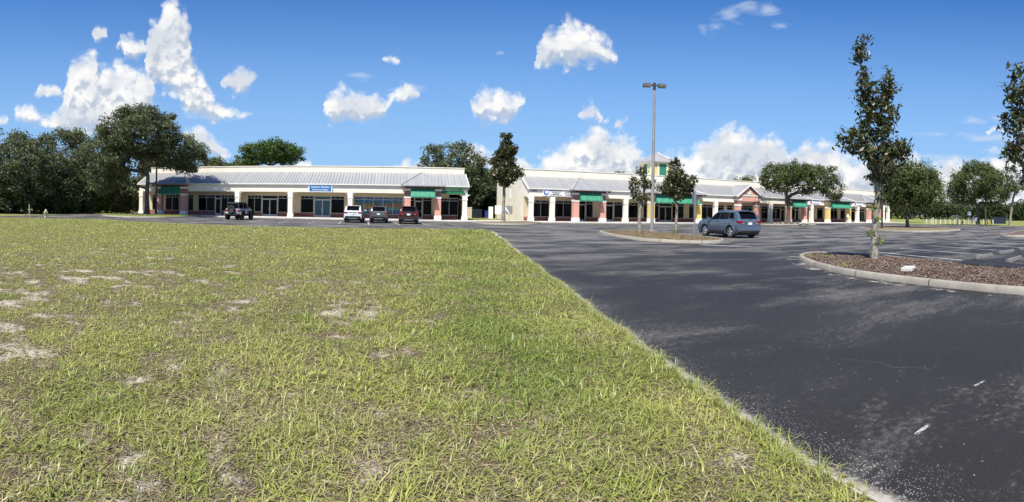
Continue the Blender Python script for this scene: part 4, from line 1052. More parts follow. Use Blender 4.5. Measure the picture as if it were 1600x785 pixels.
def jeep(label, loc, rz):
    t = thing('parked_jeep', label, 'car', loc, rz, 'cars in front of the shorter row')
    R = .43
    b = MB(); b.box(-1.75,.62,-.78,.78,.62,1.18); b.box(.62,1.72,-.70,.70,.64,1.14); b.box(1.72,1.80,-.66,.66,.62,1.10)
    b.build('body', M['paint_silver'], t, bevel=.04)
    b = MB(); b.prism_y([(-1.70,1.182),(.30,1.182),(.62,1.182),(.36,1.76),(.2,1.84),(-1.45,1.86),(-1.62,1.80)], -.70, .70); b.build('soft_top', M['canvas'], t, bevel=.05)
    for s in (-1, 1):
        for xa, xb in ((-1.45,-.72),(-.60,.05),(.10,.46)):
            q = MB(); q.box(xa, xb, *sorted((s*.695, s*.708)), 1.26, 1.68); q.build('side_window', M['carglass'], t)
        q = MB(); q.box(-.62, .08, *sorted((s*.78, s*.795)), .68, 1.16); q.box(-.60,-.56,*sorted((s*.70,s*.712)),1.2,1.74); q.box(.04,.08,*sorted((s*.70,s*.712)),1.2,1.74); q.build('door', M['paint_silver'], t, bevel=.012)
        for c in (-1.20, 1.20):                                                   # flat black flares
            q = MB(); A = [math.radians(a) for a in (8, 45, 70, 110, 135, 172)]
            P = [(c+math.cos(a)*(R+.12), R+.02+math.sin(a)*(R+.12)) for a in A]+[(c+math.cos(a)*(R+.20), R+.02+math.sin(a)*(R+.20)) for a in A[::-1]]
            q.prism_y(P, *sorted((s*.70, s*.97))); q.build('fender_flare', M['black'], t)
        q = MB(); q.box(-1.80,-1.745,*sorted((s*.56,s*.74)),.86,1.08); q.build('tail_light', M['taillight'], t, bevel=.012)
        q = MB(); q.box(.38,.50,*sorted((s*.80,s*1.02)),1.18,1.36); q.build('mirror', M['black'], t, bevel=.02)
        q = MB(); q.lathe([(0,1.83),(.11,1.83),(.12,1.79)], 14, (0,s*.46,.92), axis='x'); q.build('headlight', M['clearlens'], t)
        q = MB(); q.tube([(-.62,s*.80,.50),(.62,s*.80,.50)], .05, 8); q.build('side_step', M['black'], t)
        for c in (-1.20, 1.20): wheel(t, c, s*.80, R, .29, .24, 6, 'dkmetal')
    q = MB(); q.box(-1.715,-1.70,-.56,.56,1.26,1.70); o = q.build('rear_window', M['carglass'], t)
    q = MB(); q.box(-1.97,-1.76,-.82,.82,.52,.70); q.build('rear_bumper', M['black'], t, bevel=.03)
    q = MB(); q.box(1.80,2.02,-.80,.80,.52,.72); q.build('front_bumper', M['black'], t, bevel=.03)
    q = MB(); q.box(-1.6,1.6,-.42,.42,.38,.64); q.build('chassis', M['black'], t)
    sp = MB(); sp.lathe([(.22,-.13),(.24,-.14),(R-.06,-.14),(R,-.07),(R,.07),(R-.06,.14),(.22,.14)], 28, (0,0,0), axis='x'); w = sp.build('spare_wheel', M['rubber'], t, smooth=35); w.location = (-1.93,.05,1.08)
    r = MB(); r.lathe([(0,-.05),(.10,-.09),(.20,-.08),(.23,-.12),(.235,-.02)], 20, (0,0,0), axis='x'); r.build('rim', M['dkmetal'], w, smooth=40)
    q = MB(); q.box(-1.80,-1.752,.50,.74,.70,.82); q.build('number_plate', M['plate'], t)
    return t
jeep('pale four wheel drive with black soft top and spare wheel on its tail', (-16.9, 49.7, 0), AZ-.10)
# ------------------------------------------------------------------ poles, signs and small things
def light_pole(label, loc, rz, H=10.8, mat='concpole', heads=True):
    t = thing('light_pole', label, 'street lamp', loc, rz, 'parking lot light poles')
    b = MB(); b.tube([(0,0,.0),(0,0,H*.5),(0,0,H-.35)], [.135,.108,.085], 10); b.build('pole', M[mat], t, smooth=40)
    b = MB(); b.lathe([(.24,-.3),(.24,.10),(.19,.12),(0,.12)], 14); b.build('base_cover', M[mat], t, smooth=40)
    if heads:
        b = MB(); b.lathe([(0,.0),(.11,.0),(.11,-.5),(.09,-.52)], 10, (0,0,H)); b.build('pole_cap', M['dkmetal'], t)
        for s in (-1, 1):
            a = MB(); a.box(*sorted((s*.08, s*.30)), -.04, .04, H-.22, H-.12); ar = a.build('lamp_arm', M['dkmetal'], t)
            h = MB(); x0, x1 = s*.30, s*.84
            h.add([(x0,-.26,H-.30),(x1,-.26,H-.30),(x1,.26,H-.30),(x0,.26,H-.30),(x0,-.20,H-.04),(x1,-.22,H-.10),(x1,.22,H-.10),(x0,.20,H-.04)],
                  [(0,3,2,1),(4,5,6,7),(0,1,5,4),(1,2,6,5),(2,3,7,6),(3,0,4,7)] if s > 0 else [(1,2,3,0),(7,6,5,4),(4,5,1,0),(5,6,2,1),(6,7,3,2),(7,4,0,3)])
            o = h.build('lamp_head', M['dkmetal'], t)
            g = MB(); g.box(*sorted((x0+s*.06, x1-s*.06)), -.20, .20, H-.318, H-.302); g.build('lens', M['clearlens'], o)
    return t
light_pole('tall twin headed lamp on pale pole standing in the middle island', (17.55, 31.4, .12), math.radians(-20), 10.9)
light_pole('dark lamp pole seen close behind the foreground magnolia', (45.6, 30.85, .1), .4, 10.6, 'dkmetal')
light_pole('distant slim lamp pole in front of the broad far oak', (85.7, 34.7, -.05), .4, 9.3, 'galv')
light_pole('shade-darkened lamp pole beside the trunk of the large left oak', (-29.9, 55.1, .1), 0, 9.2, 'dkmetal')  # dark metal colour stands in for the crown's shade on this pole
def stop_sign():
    t = thing('stop_sign', 'grey back of an octagonal sign on a galvanised post', 'sign', (16.5, 24.3, .1), math.radians(31))
    b = MB(); b.box(-.035,.035,-.018,.018,0,2.72); b.box(-.05,.05,-.005,.005,0,.5); b.build('post', M['galv'], t)
    P = [(.41*math.cos(math.radians(22.5+45*k)), 2.28+.41*math.sin(math.radians(22.5+45*k))) for k in range(8)]
    b = MB(); b.prism_y(P, .022, .030); b.build('sign_panel', M['signgrey'], t)
stop_sign()
def hydrant(name, label, loc, mat, s=1, group=None):
    t = thing(name, label, 'hydrant', loc, 0, group); t.scale = (s,s,s)
    b = MB(); b.lathe([(.19,0),(.19,.05),(.13,.06),(.13,.58),(.17,.60),(.17,.65),(.14,.67),(.12,.76),(.06,.83),(.03,.84),(.03,.90),(0,.90)], 14); b.build('barrel', mat, t, smooth=40)
    for a in (0, PI, -PI/2):
        b = MB(); c, q = math.cos(a), math.sin(a); b.tube([(c*.10,q*.10,.50),(c*.24,q*.24,.50)], [.075,.075], 10); b.tube([(c*.20,q*.20,.50),(c*.25,q*.25,.50)], [.095,.095], 10); b.build('nozzle', mat, t)
M['hydwhite'] = pm('cream hydrant paint', (.52,.48,.30), .5, .15, 6, stain=.3); M['hydyellow'] = pm('yellow hydrant paint', (.60,.42,.05), .5, .12, 6)
hydrant('fire_hydrant', 'pale cream fire hydrant standing by the dark trees', (-33.9, 38.6, .0), M['hydwhite'])
t = thing('marker_post', 'leaning grey marker post left of the cream hydrant', 'post', (-34.7, 37.0, 0)); b = MB(); b.box(-.055,.055,-.03,.03,0,1.36); o = b.build('post', M['galv'], t); o.rotation_euler = (0,-.07,0)
o2 = MB(); o2.tube([(-1.0,.05,.03),(-.55,.0,.32),(-.30,-.02,.40),(-.17,-.02,.66),(-.13,0,.74)], [.03,.03,.028,.022,.015], 6); o2.tube([(-.52,0,.34),(-.2,-.05,.33),(-.12,-.08,.34)], [.028,.025,.02], 6); o2.tube([(-.34,0,.36),(-.36,.05,.02)], [.025,.02], 6)
M['deadwood'] = pm('bleached dead wood', (.16,.14,.12), .9, .2, 6)
o = o2.build('dead_branch', M['deadwood']); o.location = (-34.75, 37.15, 0); tag(o, 'bleached dead branch leaning up beside the grey marker post', 'branch')
# things between the two rows
def board(name, label, loc, w, h, z0, mat, legs, slash=False, cat='sign'):
    t = thing(name, label, cat, loc, 0)
    b = MB(); b.box(-w/2,w/2,-.03,.0,z0,z0+h); p = b.build('panel', M[mat], t)
    if slash:
        b = MB(); b.prism_y([(-w/2,z0+h*.95),(-w/2,z0+h*.55),(w*.08,z0+.01),(w*.16,z0+.01)], -.042, -.031); b.build('white_stripe', M['signwhite'], p)
    for x, lean in legs:
        b = MB(); b.tube([(x+lean,.06,0),(x,.06,z0+h*.6)], .045, 6); b.build('post', M['hydwhite'], t)
board('board_sign', 'white blank board on pale posts left of the slim magnolia trunk', (13.45, 66.8, 0), 1.15, 1.22, .88, 'signwhite', [(.1,0),(-.35,-.15)])
board('board_sign', 'dark grey board with a white slash right of the slim magnolia', (14.72, 66.2, 0), 1.0, 1.15, .92, 'signgrey', [(.12,0)], True)
t = thing('utility_cabinet', 'tall narrow white cabinet on the grass between the shop rows', 'cabinet', (14.35, 78, -.05)); b = MB(); b.box(-.34,.34,-.25,.25,.08,2.0); b.build('cabinet_body', M['signwhite'], t, bevel=.03); b = MB(); b.box(-.38,.38,-.3,.3,0,.08); b.build('plinth', M['kerb'], t); b = MB(); b.box(-.30,.30,-.262,-.252,.2,1.9); b.build('door', M['white'], t)
M['blueplastic'] = pm('blue bin plastic', (.02,.05,.32), .45, .1, 5); M['navy'] = pm('dark navy painted steel', (.012,.02,.045), .5, .2, 3)
t = thing('wheeled_bin', 'bright blue bin standing behind the lawn between the rows', 'bin', (15.0, 84, -.05)); b = MB(); b.prism_x([(-.42,.12),(.42,.12),(.5,1.25),(-.5,1.25)], -.55, .55); b.build('bin_body', M['blueplastic'], t, bevel=.04); b = MB(); b.box(-.6,.6,-.55,.55,1.25,1.34); b.build('lid', M['blueplastic'], t, bevel=.03)
t = thing('dumpster', 'dark navy dumpster in the shade between the rows', 'dumpster', (13.0, 87, -.05)); b = MB(); b.prism_x([(-.8,.15),(.8,.15),(.95,1.5),(-.95,1.5)], -1.3, 1.3); b.build('dumpster_body', M['navy'], t, bevel=.03); b = MB(); b.box(-1.32,1.32,-.95,.95,1.5,1.58); b.build('lid', M['black'], t)
t = thing('enclosure_wall', 'low cream wall end behind the corner of the shorter row', 'wall', (11.1, 82, -.05)); b = MB(); b.box(-1.0,.75,0,.2,0,1.75); b.build('wall_panel', M['beige'], t); b = MB(); b.box(-1.04,.79,-.04,.24,1.75,1.85); b.build('coping', M['cream'], t)
# foreground: pale box in the mulch, wheel stops
t = thing('utility_box', 'small flat white utility lid lying in the brown mulch', 'box', (11.05, 6.62, .17), .35); b = MB(); M['lidgrey'] = pm('dirty white lid', (.55,.54,.50), .7, .2, 9, .1); b.box(-.27,.27,-.15,.15,0,.09); b.build('box_body', M['lidgrey'], t, bevel=.012); b = MB(); b.box(-.24,.24,-.12,.12,.09,.10); b.build('lid', M['lidgrey'], t)
stops = [(17.75,7.25,.03,'pale concrete wheel stop nearest the mulch, at the end of the far stalls'),(20.4,7.28,-.02,None),(23.1,7.25,.01,None),(17.0,5.75,.06,'chipped concrete wheel stop lying nearest the right picture edge'),(19.75,5.75,-.03,None),(22.4,5.78,0,None)]
M['stopgrey'] = concrete_mat('stained grey concrete', (.17,.165,.155))
proto = None
for i, (x, y, a, lab) in enumerate(stops):
    if proto is None:
        b = MB(); b.prism_x([(-.09,0),(.09,0),(.06,.11),(.03,.13),(-.03,.13),(-.06,.11)], -.92, .92); proto = o = b.build('wheel_stop', M['stopgrey'], bevel=.012)
    else: o = proto.copy(); C.objects.link(o)
    o.location = (x, y, .006); o.rotation_euler = (0,0,a)
    tag(o, ['concrete wheel stop by the mulch edge, first of the back row','middle concrete wheel stop of the back row by the mulch','concrete wheel stop farthest from the mulch, back row','chipped concrete wheel stop nearest the mulch corner, front row','middle concrete wheel stop of the front row','concrete wheel stop farthest along the front row'][i], 'wheel stop', 'concrete wheel stops')
# far right: white marker posts, sign, cabinet, post and rail fence
M['fencewhite'] = pm('white fence paint', (.62,.64,.60), .7, .1, 3)
for x, y, h, lab in [(82.6, 44.2, 1.35, 'pale marker post on the grass left of the picket fence'),(86.0, 40.6, 1.65, 'taller pale marker post standing in the fence line')]:
    t = thing('marker_post', lab, 'post', (x, y, -.06)); b = MB(); b.tube([(0,0,0),(0,0,h-.1)], .10, 8); b.build('post', M['fencewhite'], t); b = MB(); b.lathe([(.10,h-.1),(.06,h),(0,h+.02)], 8); b.build('cap', M['fencewhite'], t)
t = thing('roadside_sign', 'small white sign on a post before the far oak', 'sign', (82.9, 36.8, -.06), -.85); b = MB(); b.box(-.03,.03,-.02,.02,0,2.5); b.build('post', M['galv'], t); b = MB(); b.box(-.34,.34,-.04,-.022,1.85,2.55); b.build('sign_panel', M['signwhite'], t)
t = thing('backflow_cabinet', 'grey pump cabinet and pipework beside the far oak trunk', 'cabinet', (83.3, 36.0, -.06), -.85); b = MB(); b.box(-.45,.45,-.3,.3,.75,1.35); b.build('cabinet_body', M['galv'], t, bevel=.03)
for s in (-1,1): b = MB(); b.tube([(s*.35,0,0),(s*.35,0,.75)], .07, 8); b.build('pipe_leg', M['signgrey'], t)
b = MB(); b.box(-.5,.5,-.35,.35,1.35,1.42); b.build('lid', M['signwhite'], t)
for x, y, lab in [(84.2,38.8,'yellow hydrant left of the pump cabinet'),(85.2,34.0,'yellow hydrant right of the far oak trunk')]: hydrant('fire_hydrant', lab, (x,y,-.06), M['hydyellow'], 1.1, 'yellow hydrants by the far lawn')
t = thing('picket_fence', 'low white post fence on the far lawn', 'fence', (92, 46, -.06))
fa, fb = Vector((91.5,50.5)), Vector((95.5,37.0))
for k in range(15):
    p = fa.lerp(fb, k/14); b = MB(); b.box(-.10,.10,-.10,.10,0,1.0); o = b.build('post', M['fencewhite'], t); o.location = (p.x-92, p.y-46, 0)
b = MB(); b.tube([(fa.x-92,fa.y-46,1.02),(fb.x-92,fb.y-46,1.02)], .03, 5); b.build('rail', M['galv'], t)
b = MB(); b.box(-1.6,1.6,-.9,.9,0,1.5); b.box(-1.65,1.65,-.95,.95,1.5,1.6); o = b.build('storage_container', M['navy']); o.location = (108, 40.5, -.06); o.rotation_euler = (0,0,-1.0); tag(o, 'dark low container by the far wood', 'container')
t = thing('lot_sign', 'small sign on thin post left of the dark lamp pole', 'sign', (54.3, 42.5, 0), -.8); b = MB(); b.box(-.03,.03,-.02,.02,0,1.7); b.build('post', M['galv'], t); b = MB(); b.box(-.15,.15,-.03,-.021,1.25,1.7); b.build('sign_panel', M['signwhite'], t)
# pale stones round the shop-front oak
rr = random.Random(5)
rock0 = None
for i in range(11):
    a = i/11
    x = 48.6+9.0*a; y = 51.0+.5*math.sin(a*9)-.9*math.sin(a*PI)+.3
    if rock0 is None:
        bm = bmesh.new(); bmesh.ops.create_icosphere(bm, subdivisions=2, radius=.22)
        for v in bm.verts: v.co *= 1+.28*(rr.random()-.5); v.co.z *= .65
        me = bpy.data.meshes.new('edging_stone'); bm.to_mesh(me); bm.free(); me.materials.append(M['kerb']); rock0 = o = bpy.data.objects.new('edging_stone', me)
    else: o = rock0.copy()
    C.objects.link(o); o.location = (x, y, .18); s = rr.uniform(.7,1.4); o.scale = (s*1.2,s,s); o.rotation_euler = (0,0,rr.uniform(0,6))
    tag(o, 'pale edging stone along the bed of the shop front oak', 'stone', 'pale stones edging the oak bed')
# ------------------------------------------------------------------ trees
def leaf_mat(name, dark, light, gloss=.5, trans=.22, under=None, spec=.3):
    m, t = new_mat(name); b = t.b
    tint = t.attr('tint')
    c = t.mix(tint, dark, light)
    if under:
        g = t.new('ShaderNodeNewGeometry'); c = t.mix(g.outputs['Backfacing'], c, under)
    t.link(c, b.inputs['Base Color']); b.inputs['Roughness'].default_value = gloss; b.inputs['Specular IOR Level'].default_value = spec
    tr = t.new('ShaderNodeBsdfTranslucent'); hs = t.new('ShaderNodeHueSaturation'); hs.inputs['Value'].default_value = 1.3; hs.inputs['Saturation'].default_value = 1.15; t.link(c, hs.inputs['Color']); t.link(hs.outputs[0], tr.inputs['Color'])
    mx = t.new('ShaderNodeMixShader'); mx.inputs[0].default_value = trans*1.35; t.link(b.outputs[0], mx.inputs[1]); t.link(tr.outputs[0], mx.inputs[2]); t.link(mx.outputs[0], t.out.inputs[0])
    return m
M['oakleaf'] = leaf_mat('oak foliage', (.055,.076,.023), (.150,.178,.058), .55)
M['oakleaf2'] = leaf_mat('grey green oak foliage', (.060,.077,.034), (.168,.186,.086), .55)
M['brightleaf'] = leaf_mat('bright spreading foliage', (.045,.085,.016), (.11,.16,.03), .55)
M['magleaf'] = leaf_mat('glossy magnolia leaves', (.060,.092,.025), (.16,.20,.06), .36, .14, (.060,.055,.022), .4)
M['pineleaf'] = leaf_mat('far wood foliage', (.035,.055,.018), (.08,.10,.035), .6)
M['sprout'] = leaf_mat('fresh trunk sprouts', (.10,.17,.02), (.20,.28,.04), .5)
def bark_mat(name, c1, c2, sc_=9):
    m, t = new_mat(name); n = t.noise(sc_, 6, .7, t.pos(1,1,.35)); n2 = t.noise(2.2, 4, .6, t.pos())
    c = t.mix(t.ramp(n, .35, .68), c1, c2); c = t.mix(t.math('MULTIPLY', t.ramp(n2, .55, .7), .6), c, tuple(x*1.35 for x in c2))
    t.link(c, t.b.inputs['Base Color']); t.b.inputs['Roughness'].default_value = .95; t.link(t.bump(n, .9, .03), t.b.inputs['Normal']); return m
M['bark'] = bark_mat('oak bark', (.045,.038,.03), (.15,.13,.105)); M['palebark'] = bark_mat('pale lichened bark', (.13,.115,.09), (.36,.33,.27), 12)

def tree(name, label, base, clumps_env, trunk, nclump, nleaf, leaf, lmat, bmat='bark', seed=1, cr=.9, group=None, flat=.75, droop=0, outer=.55, cat='tree', twig=.012, minz=None, aspect=.5, sprouts=(), lean=(0,0)):
    """trunk = (height to first fork, radius). crown = leaf-sized faces in clumps hung on a branching skeleton.
    clumps_env: ellipsoids (cx,cy,cz,rx,ry,rz) relative to the base."""
    rg = np.random.default_rng(seed); t = thing(name, label, cat, base, -math.atan2(base[0], base[1]), group)      # local x runs across the view
    env = np.array(clumps_env, float); vol = env[:,3]*env[:,4]*env[:,5]; pr = vol**.8/np.sum(vol**.8)
    cl = []; tries = 0
    while len(cl) < nclump and tries < nclump*60:
        tries += 1
        e = env[rg.choice(len(env), p=pr)]; d = rg.normal(size=3); d /= np.linalg.norm(d); r = rg.random()**(1/3)
        r = outer+(1-outer)*r if rg.random() < .7 else r
        p = e[:3]+d*e[3:]*r
        if minz is not None and p[2] < minz: continue
        if cl and min(np.linalg.norm(q-p) for q in cl[-400:]) < cr*.55: continue
        cl.append(p)
    cl = np.array(cl)
    # skeleton
    th, tr = trunk; nodes = []; par = []
    k = max(4, int(th/.4))
    for i in range(k+1):
        f = i/k; nodes.append(np.array([lean[0]*f*f+.06*math.sin(3.1*f*th/2+seed)*f, lean[1]*f*f+.06*math.cos(2.3*f*th/2+seed)*f, th*f-.15*(i == 0)])); par.append(i-1)
    order = np.argsort(np.linalg.norm(cl-nodes[-1], axis=1)); ends = []
    for ci in order:
        p = cl[ci]; N = np.array(nodes[max(0,k//2):]); off = max(0,k//2)
        d = np.linalg.norm(N-p, axis=1)+np.maximum(0, N[:,2]-p[2]+.15)*1.6
        j = int(np.argmin(d))+off; a = nodes[j]; L = np.linalg.norm(p-a); n = max(2, int(L/.7))
        prev = j; bend = np.array([0,0,.16*L*(1 if p[2] > a[2] else -.2)])+rg.normal(size=3)*.05*L
        for i in range(1, n+1):
            f = i/n; q = a+(p-a)*f+bend*math.sin(PI*f)*(.7)
            nodes.append(q); par.append(prev); prev = len(nodes)-1
        ends.append(prev)
    NN = len(nodes); w = np.zeros(NN)
    for e in ends: w[e] += 1
    for i in range(NN-1, 0, -1): w[par[i]] += w[i]
    rad = np.maximum(twig, tr*(np.maximum(w,1)/max(1,w[k]))**.46)
    for i in range(k+1): rad[i] = tr*(1.0+.55*math.exp(-6*max(0,nodes[i][2])/max(th,.1)))*(1-.18*i/k)
    kids = [[] for _ in range(NN)]
    for i in range(1, NN): kids[par[i]].append(i)
    tb = MB(); sb = MB()
    stack = [(0, None)]
    chains = []
    def walk(start, first):
        path = [first] if first is not None else []
        i = start
        while True:
            path.append(i)
            if not kids[i]: break
            ks = sorted(kids[i], key=lambda q: -w[q]); 
            for q in ks[1:]: chains.append((q, i))
            i = ks[0]
        return path
    chains.append((0, None)); first = True
    while chains:
        s, f = chains.pop(); path = walk(s, f)
        if len(path) < 2: continue
        pts = [nodes[i] for i in path]; rs = [float(rad[i]) for i in path]
        if f is not None: rs[0] = min(rs[0], rs[1]*1.25)
        (tb).tube(pts, rs, 10 if first else (6 if rs[0] > .05 else 4), cap=first); first = False
    o = tb.build('trunk', M[bmat], t, smooth=60)
    # leaves
    per = rg.multinomial(nleaf, np.ones(len(cl))/len(cl)); idx = np.repeat(np.arange(len(cl)), per); n = len(idx)
    crr = cr*(.65+.7*rg.random(len(cl))); v = rg.normal(size=(n,3)); v /= np.linalg.norm(v,axis=1)[:,None]+1e-9
    rr = rg.random(n)**.6
    P = cl[idx]+v*(rr*crr[idx])[:,None]*np.array([1,1,flat]); P[:,2] -= droop*(rr*crr[idx])**2
    nrm = v*.55+rg.normal(size=(n,3))*.55+np.array([0,0,.45]); nrm /= np.linalg.norm(nrm,axis=1)[:,None]
    a = np.cross(nrm, rg.normal(size=(n,3))); a /= np.linalg.norm(a,axis=1)[:,None]+1e-9; bb = np.cross(nrm, a)
    s = leaf*(.6+.8*rg.random(n))[:,None]
    cup = nrm*s*.12
    V = np.stack([P-a*s*.5, P+bb*s*.5*aspect-cup*.5, P+a*s*.5, P-bb*s*.5*aspect-cup*.5], 1).reshape(-1,3)
    Fq = np.arange(n*4).reshape(n,4)
    ct = rg.random(len(cl)); tint = np.clip(.15+.45*ct[idx]+.5*(rg.random(n)-.35), 0, 1)
    np_mesh('crown', V, Fq, M[lmat], {'tint': np.repeat(tint,4)}, t)
    if len(sprouts):
        SP = np.array(sprouts); k_ = 26; i2 = np.repeat(np.arange(len(SP)), k_); n = len(i2)
        v = rg.normal(size=(n,3)); v /= np.linalg.norm(v,axis=1)[:,None]; P = SP[i2]+v*(.07*rg.random(n)**.5)[:,None]
        a = v+rg.normal(size=(n,3))*.4; a /= np.linalg.norm(a,axis=1)[:,None]; bb = np.cross(a, rg.normal(size=(n,3))); bb /= np.linalg.norm(bb,axis=1)[:,None]
        s = (.10+.06*rg.random(n))[:,None]; V = np.stack([P, P+a*s*.5+bb*s*.2, P+a*s, P+a*s*.5-bb*s*.2],1).reshape(-1,3)
        np_mesh('sprouts', V, np.arange(n*4).reshape(n,4), M['sprout'], {'tint': np.repeat(rg.random(n),4)}, t)
    return t
# the two columnar magnolias of the foreground island
tree('magnolia_tree', 'tall slim magnolia with pale sprouting trunk in the foreground mulch bed', (13.05,9.1,.14),
     [(-.54,0,7.12,.13,.15,.28),(-.58,0,6.55,.22,.22,.42),(-.46,0,5.95,.22,.25,.42),(-.30,0,5.4,.36,.35,.38),(.33,0,5.65,.20,.25,.45),(.38,.1,5.15,.30,.3,.4),(.02,0,4.85,.42,.4,.45),(.0,0,4.3,.55,.5,.38),(.45,0,4.55,.25,.3,.35),
      (-.72,-.1,3.85,.42,.4,.28),(-1.0,0,3.62,.28,.25,.12),(.62,.1,3.62,.46,.45,.30),(.05,0,3.5,.55,.5,.4),(.28,0,3.05,.42,.4,.35),(.05,0,2.55,.26,.26,.35),(0,0,2.1,.18,.18,.22)], (2.4,.115), 180, 4700, .172, 'magleaf', 'palebark', 4, .27, 'magnolias', .95, outer=.25, aspect=.42, twig=.010, lean=(.05,0),
     sprouts=[(.10,-.10,1.30),(-.11,-.10,.92),(.11,-.1,.66),(-.08,-.1,1.72)])
tree('magnolia_tree', 'magnolia reaching in from the right picture edge above the mulch bed', (12.15,3.4,.14), [(-.58,0,5.15,.17,.2,.3),(-.55,0,4.6,.36,.35,.42),(-.62,0,3.95,.46,.45,.42),(-.45,0,3.3,.46,.5,.45),(-.1,0,2.7,.45,.45,.4),(.2,0,3.8,.5,.5,.8)], (2.0,.10), 110, 2300, .17, 'magleaf', 'palebark', 14, .27, 'magnolias', .95, outer=.25, aspect=.42, twig=.010)
tree('magnolia_tree', 'sparse thin magnolia left of the twin lamp pole', (16.9,32.1,.12), [(-.45,0,3.5,.45,.4,.6),(.15,0,4.4,.28,.3,.5),(.40,0,3.7,.35,.4,.55),(-.25,0,2.6,.45,.4,.35),(.3,0,2.5,.35,.3,.35),(.75,0,3.5,.25,.25,.4)], (1.7,.13), 70, 1050, .23, 'magleaf', 'palebark', 23, .30, 'magnolias', .9, outer=.2, aspect=.45)
tree('magnolia_tree', 'bushy magnolia between the twin lamp pole and the blue suv', (17.35,27.8,.12), [(0,0,3.2,.9,.8,.55),(-.05,0,3.9,.65,.6,.4),(-.1,0,4.65,.34,.4,.38),(.9,0,3.5,.45,.5,.36),(-.75,0,3.1,.5,.5,.40),(.1,0,2.6,.5,.4,.28),(.55,0,2.9,.5,.4,.3)], (1.9,.10), 120, 3600, .21, 'magleaf', 'palebark', 31, .34, 'magnolias', .9, outer=.3, aspect=.48, sprouts=[(.05,-.1,.3),(-.08,-.1,.2)])
tree('magnolia_tree', 'slim dark magnolia in the planted island between the two shop rows', (11.35,53.9,.12), [(.1,0,9.3,.6,.6,.8),(.3,0,8.2,.9,.9,.8),(-.1,0,7.4,.9,.9,.8),(-1.1,0,6.6,.6,.6,.7),(.4,0,6.5,1.0,1.0,.8),(.2,0,5.4,1.3,1.2,.8),(1.4,0,5.5,.7,.6,.4),(-.7,0,5.5,.8,.7,.7),(.1,0,4.5,.8,.8,.5)], (3.7,.20), 150, 8000, .34, 'magleaf', 'palebark', 41, .5, 'magnolias', .9, outer=.3, aspect=.5, twig=.02)
# oaks
tree('live_oak', 'large spreading oak on the grass island before the shorter row', (-30.6,54.0,.1), [(-1.2,0,10.0,5.2,5.4,3.2),(3.2,1,8.2,3.9,4.4,2.2),(-4.8,0,7.8,3.4,4,3.0),(-.6,0,12.2,3.8,3.4,1.5),(5.4,1.0,6.9,2.0,3.0,1.3),(-5.6,1,5.2,2.4,2.6,2.4)], (5.0,.30), 380, 46000, .30, 'oakleaf2', 'bark', 51, 1.0, 'oaks', .7, outer=.5, twig=.03)
tree('live_oak', 'wide low oak in front of the longer row shading the salmon entry', (53.9,53.9,.12), [(-1.6,0,6.8,2.6,3.2,2.2),(4.0,0,6.8,3.6,3.2,2.2),(1.4,0,7.4,3.2,3.2,1.9),(7.0,0,5.4,2.0,2.2,1.7),(-2.8,0,7.6,1.3,2.0,1.5),(6.0,0,8.0,1.6,1.6,1.4),(.6,0,8.8,1.6,1.6,.8)], (2.3,.36), 230, 20000, .30, 'oakleaf', 'bark', 61, .85, 'oaks', .75, outer=.5, twig=.03)
tree('round_tree', 'dense rounded evergreen on the far island right of the dark lamp pole', (50.0,30.2,.12), [(.4,0,5.0,3.8,3.5,2.5),(.3,0,6.2,2.7,2.5,1.4),(-1.5,0,4.4,2.2,2.3,1.6),(2.4,0,4.3,2.3,2.3,1.8)], (1.6,.22), 230, 22000, .26, 'oakleaf', 'bark', 71, .75, 'oaks', 1.25, outer=.55, twig=.022, minz=2.2)
tree('live_oak', 'broad dark oak on the far lawn behind the white sign', (84.4,35.7,-.06), [(0,0,8.0,5.2,5.0,3.4),(-2.6,0,6.6,3.4,3.2,2.6),(2.8,0,6.4,3.4,3.2,2.8),(0,0,10.2,3.2,3.0,1.6)], (3.4,.34), 240, 20000, .36, 'oakleaf', 'bark', 81, 1.15, 'oaks', .75, outer=.5, twig=.03, minz=3.4)
tree('slim_tree', 'slim pale trunked tree with thin upper branches by the right edge', (88.0,30.6,-.06), [(-.6,0,13.4,1.6,1.2,2.2),(0,0,9.8,1.6,1.6,2.0),(1.2,0,7.6,2.2,2.0,1.4)], (6.4,.24), 60, 2600, .36, 'oakleaf2', 'palebark', 91, .8, None, .8, outer=.2, twig=.035, lean=(.9,0))
tree('live_oak', 'far oak partly hidden behind the rounded evergreen', (100.0,60.5,-.06), [(0,0,7,4.8,4.5,3.0),(2.8,0,5.4,3.2,3,2.2)], (2.6,.30), 110, 9000, .42, 'oakleaf', 'bark', 101, 1.2, 'oaks', .75, minz=2.6, twig=.03)
# dark trees closing the left side
LT = [(-51,50,10.6,5.8,111),(-60.5,58,14.6,7.2,113),(-48.5,59.5,13.2,5.8,115),(-55,67,15.0,6.4,117),(-43.5,69,12.0,5.4,119),(-64,49,10.5,6.0,121),(-40.5,84,12.5,5.4,123)]
LAB = ['dark dense tree rooted nearest the left picture edge behind the hydrant','tallest dark tree at the left picture edge','dark round crowned tree behind the hydrant','dark tree filling the gap behind the hydrant trees','dark tree left of the large oak, beside the shorter row','outermost dark tree beyond the left picture edge','dark tree behind the left end of the shorter row']
for (x, y, h, r, sd_), lab in zip(LT, LAB):
    tree('dark_tree', lab, (x,y,-.06), [(0,0,h*.62,r,r,h*.36),(-r*.4,0,h*.36,r*.8,r*.8,h*.30),(r*.45,0,h*.38,r*.75,r*.75,h*.30),(0,-r*.35,h*.28,r*.8,r*.7,h*.26)], (h*.22,.28), 190, 21000, .40, 'oakleaf2' if sd_ % 4 else 'oakleaf', 'bark', sd_, 1.25, 'dark trees along the left side', .8, outer=.55, twig=.03)
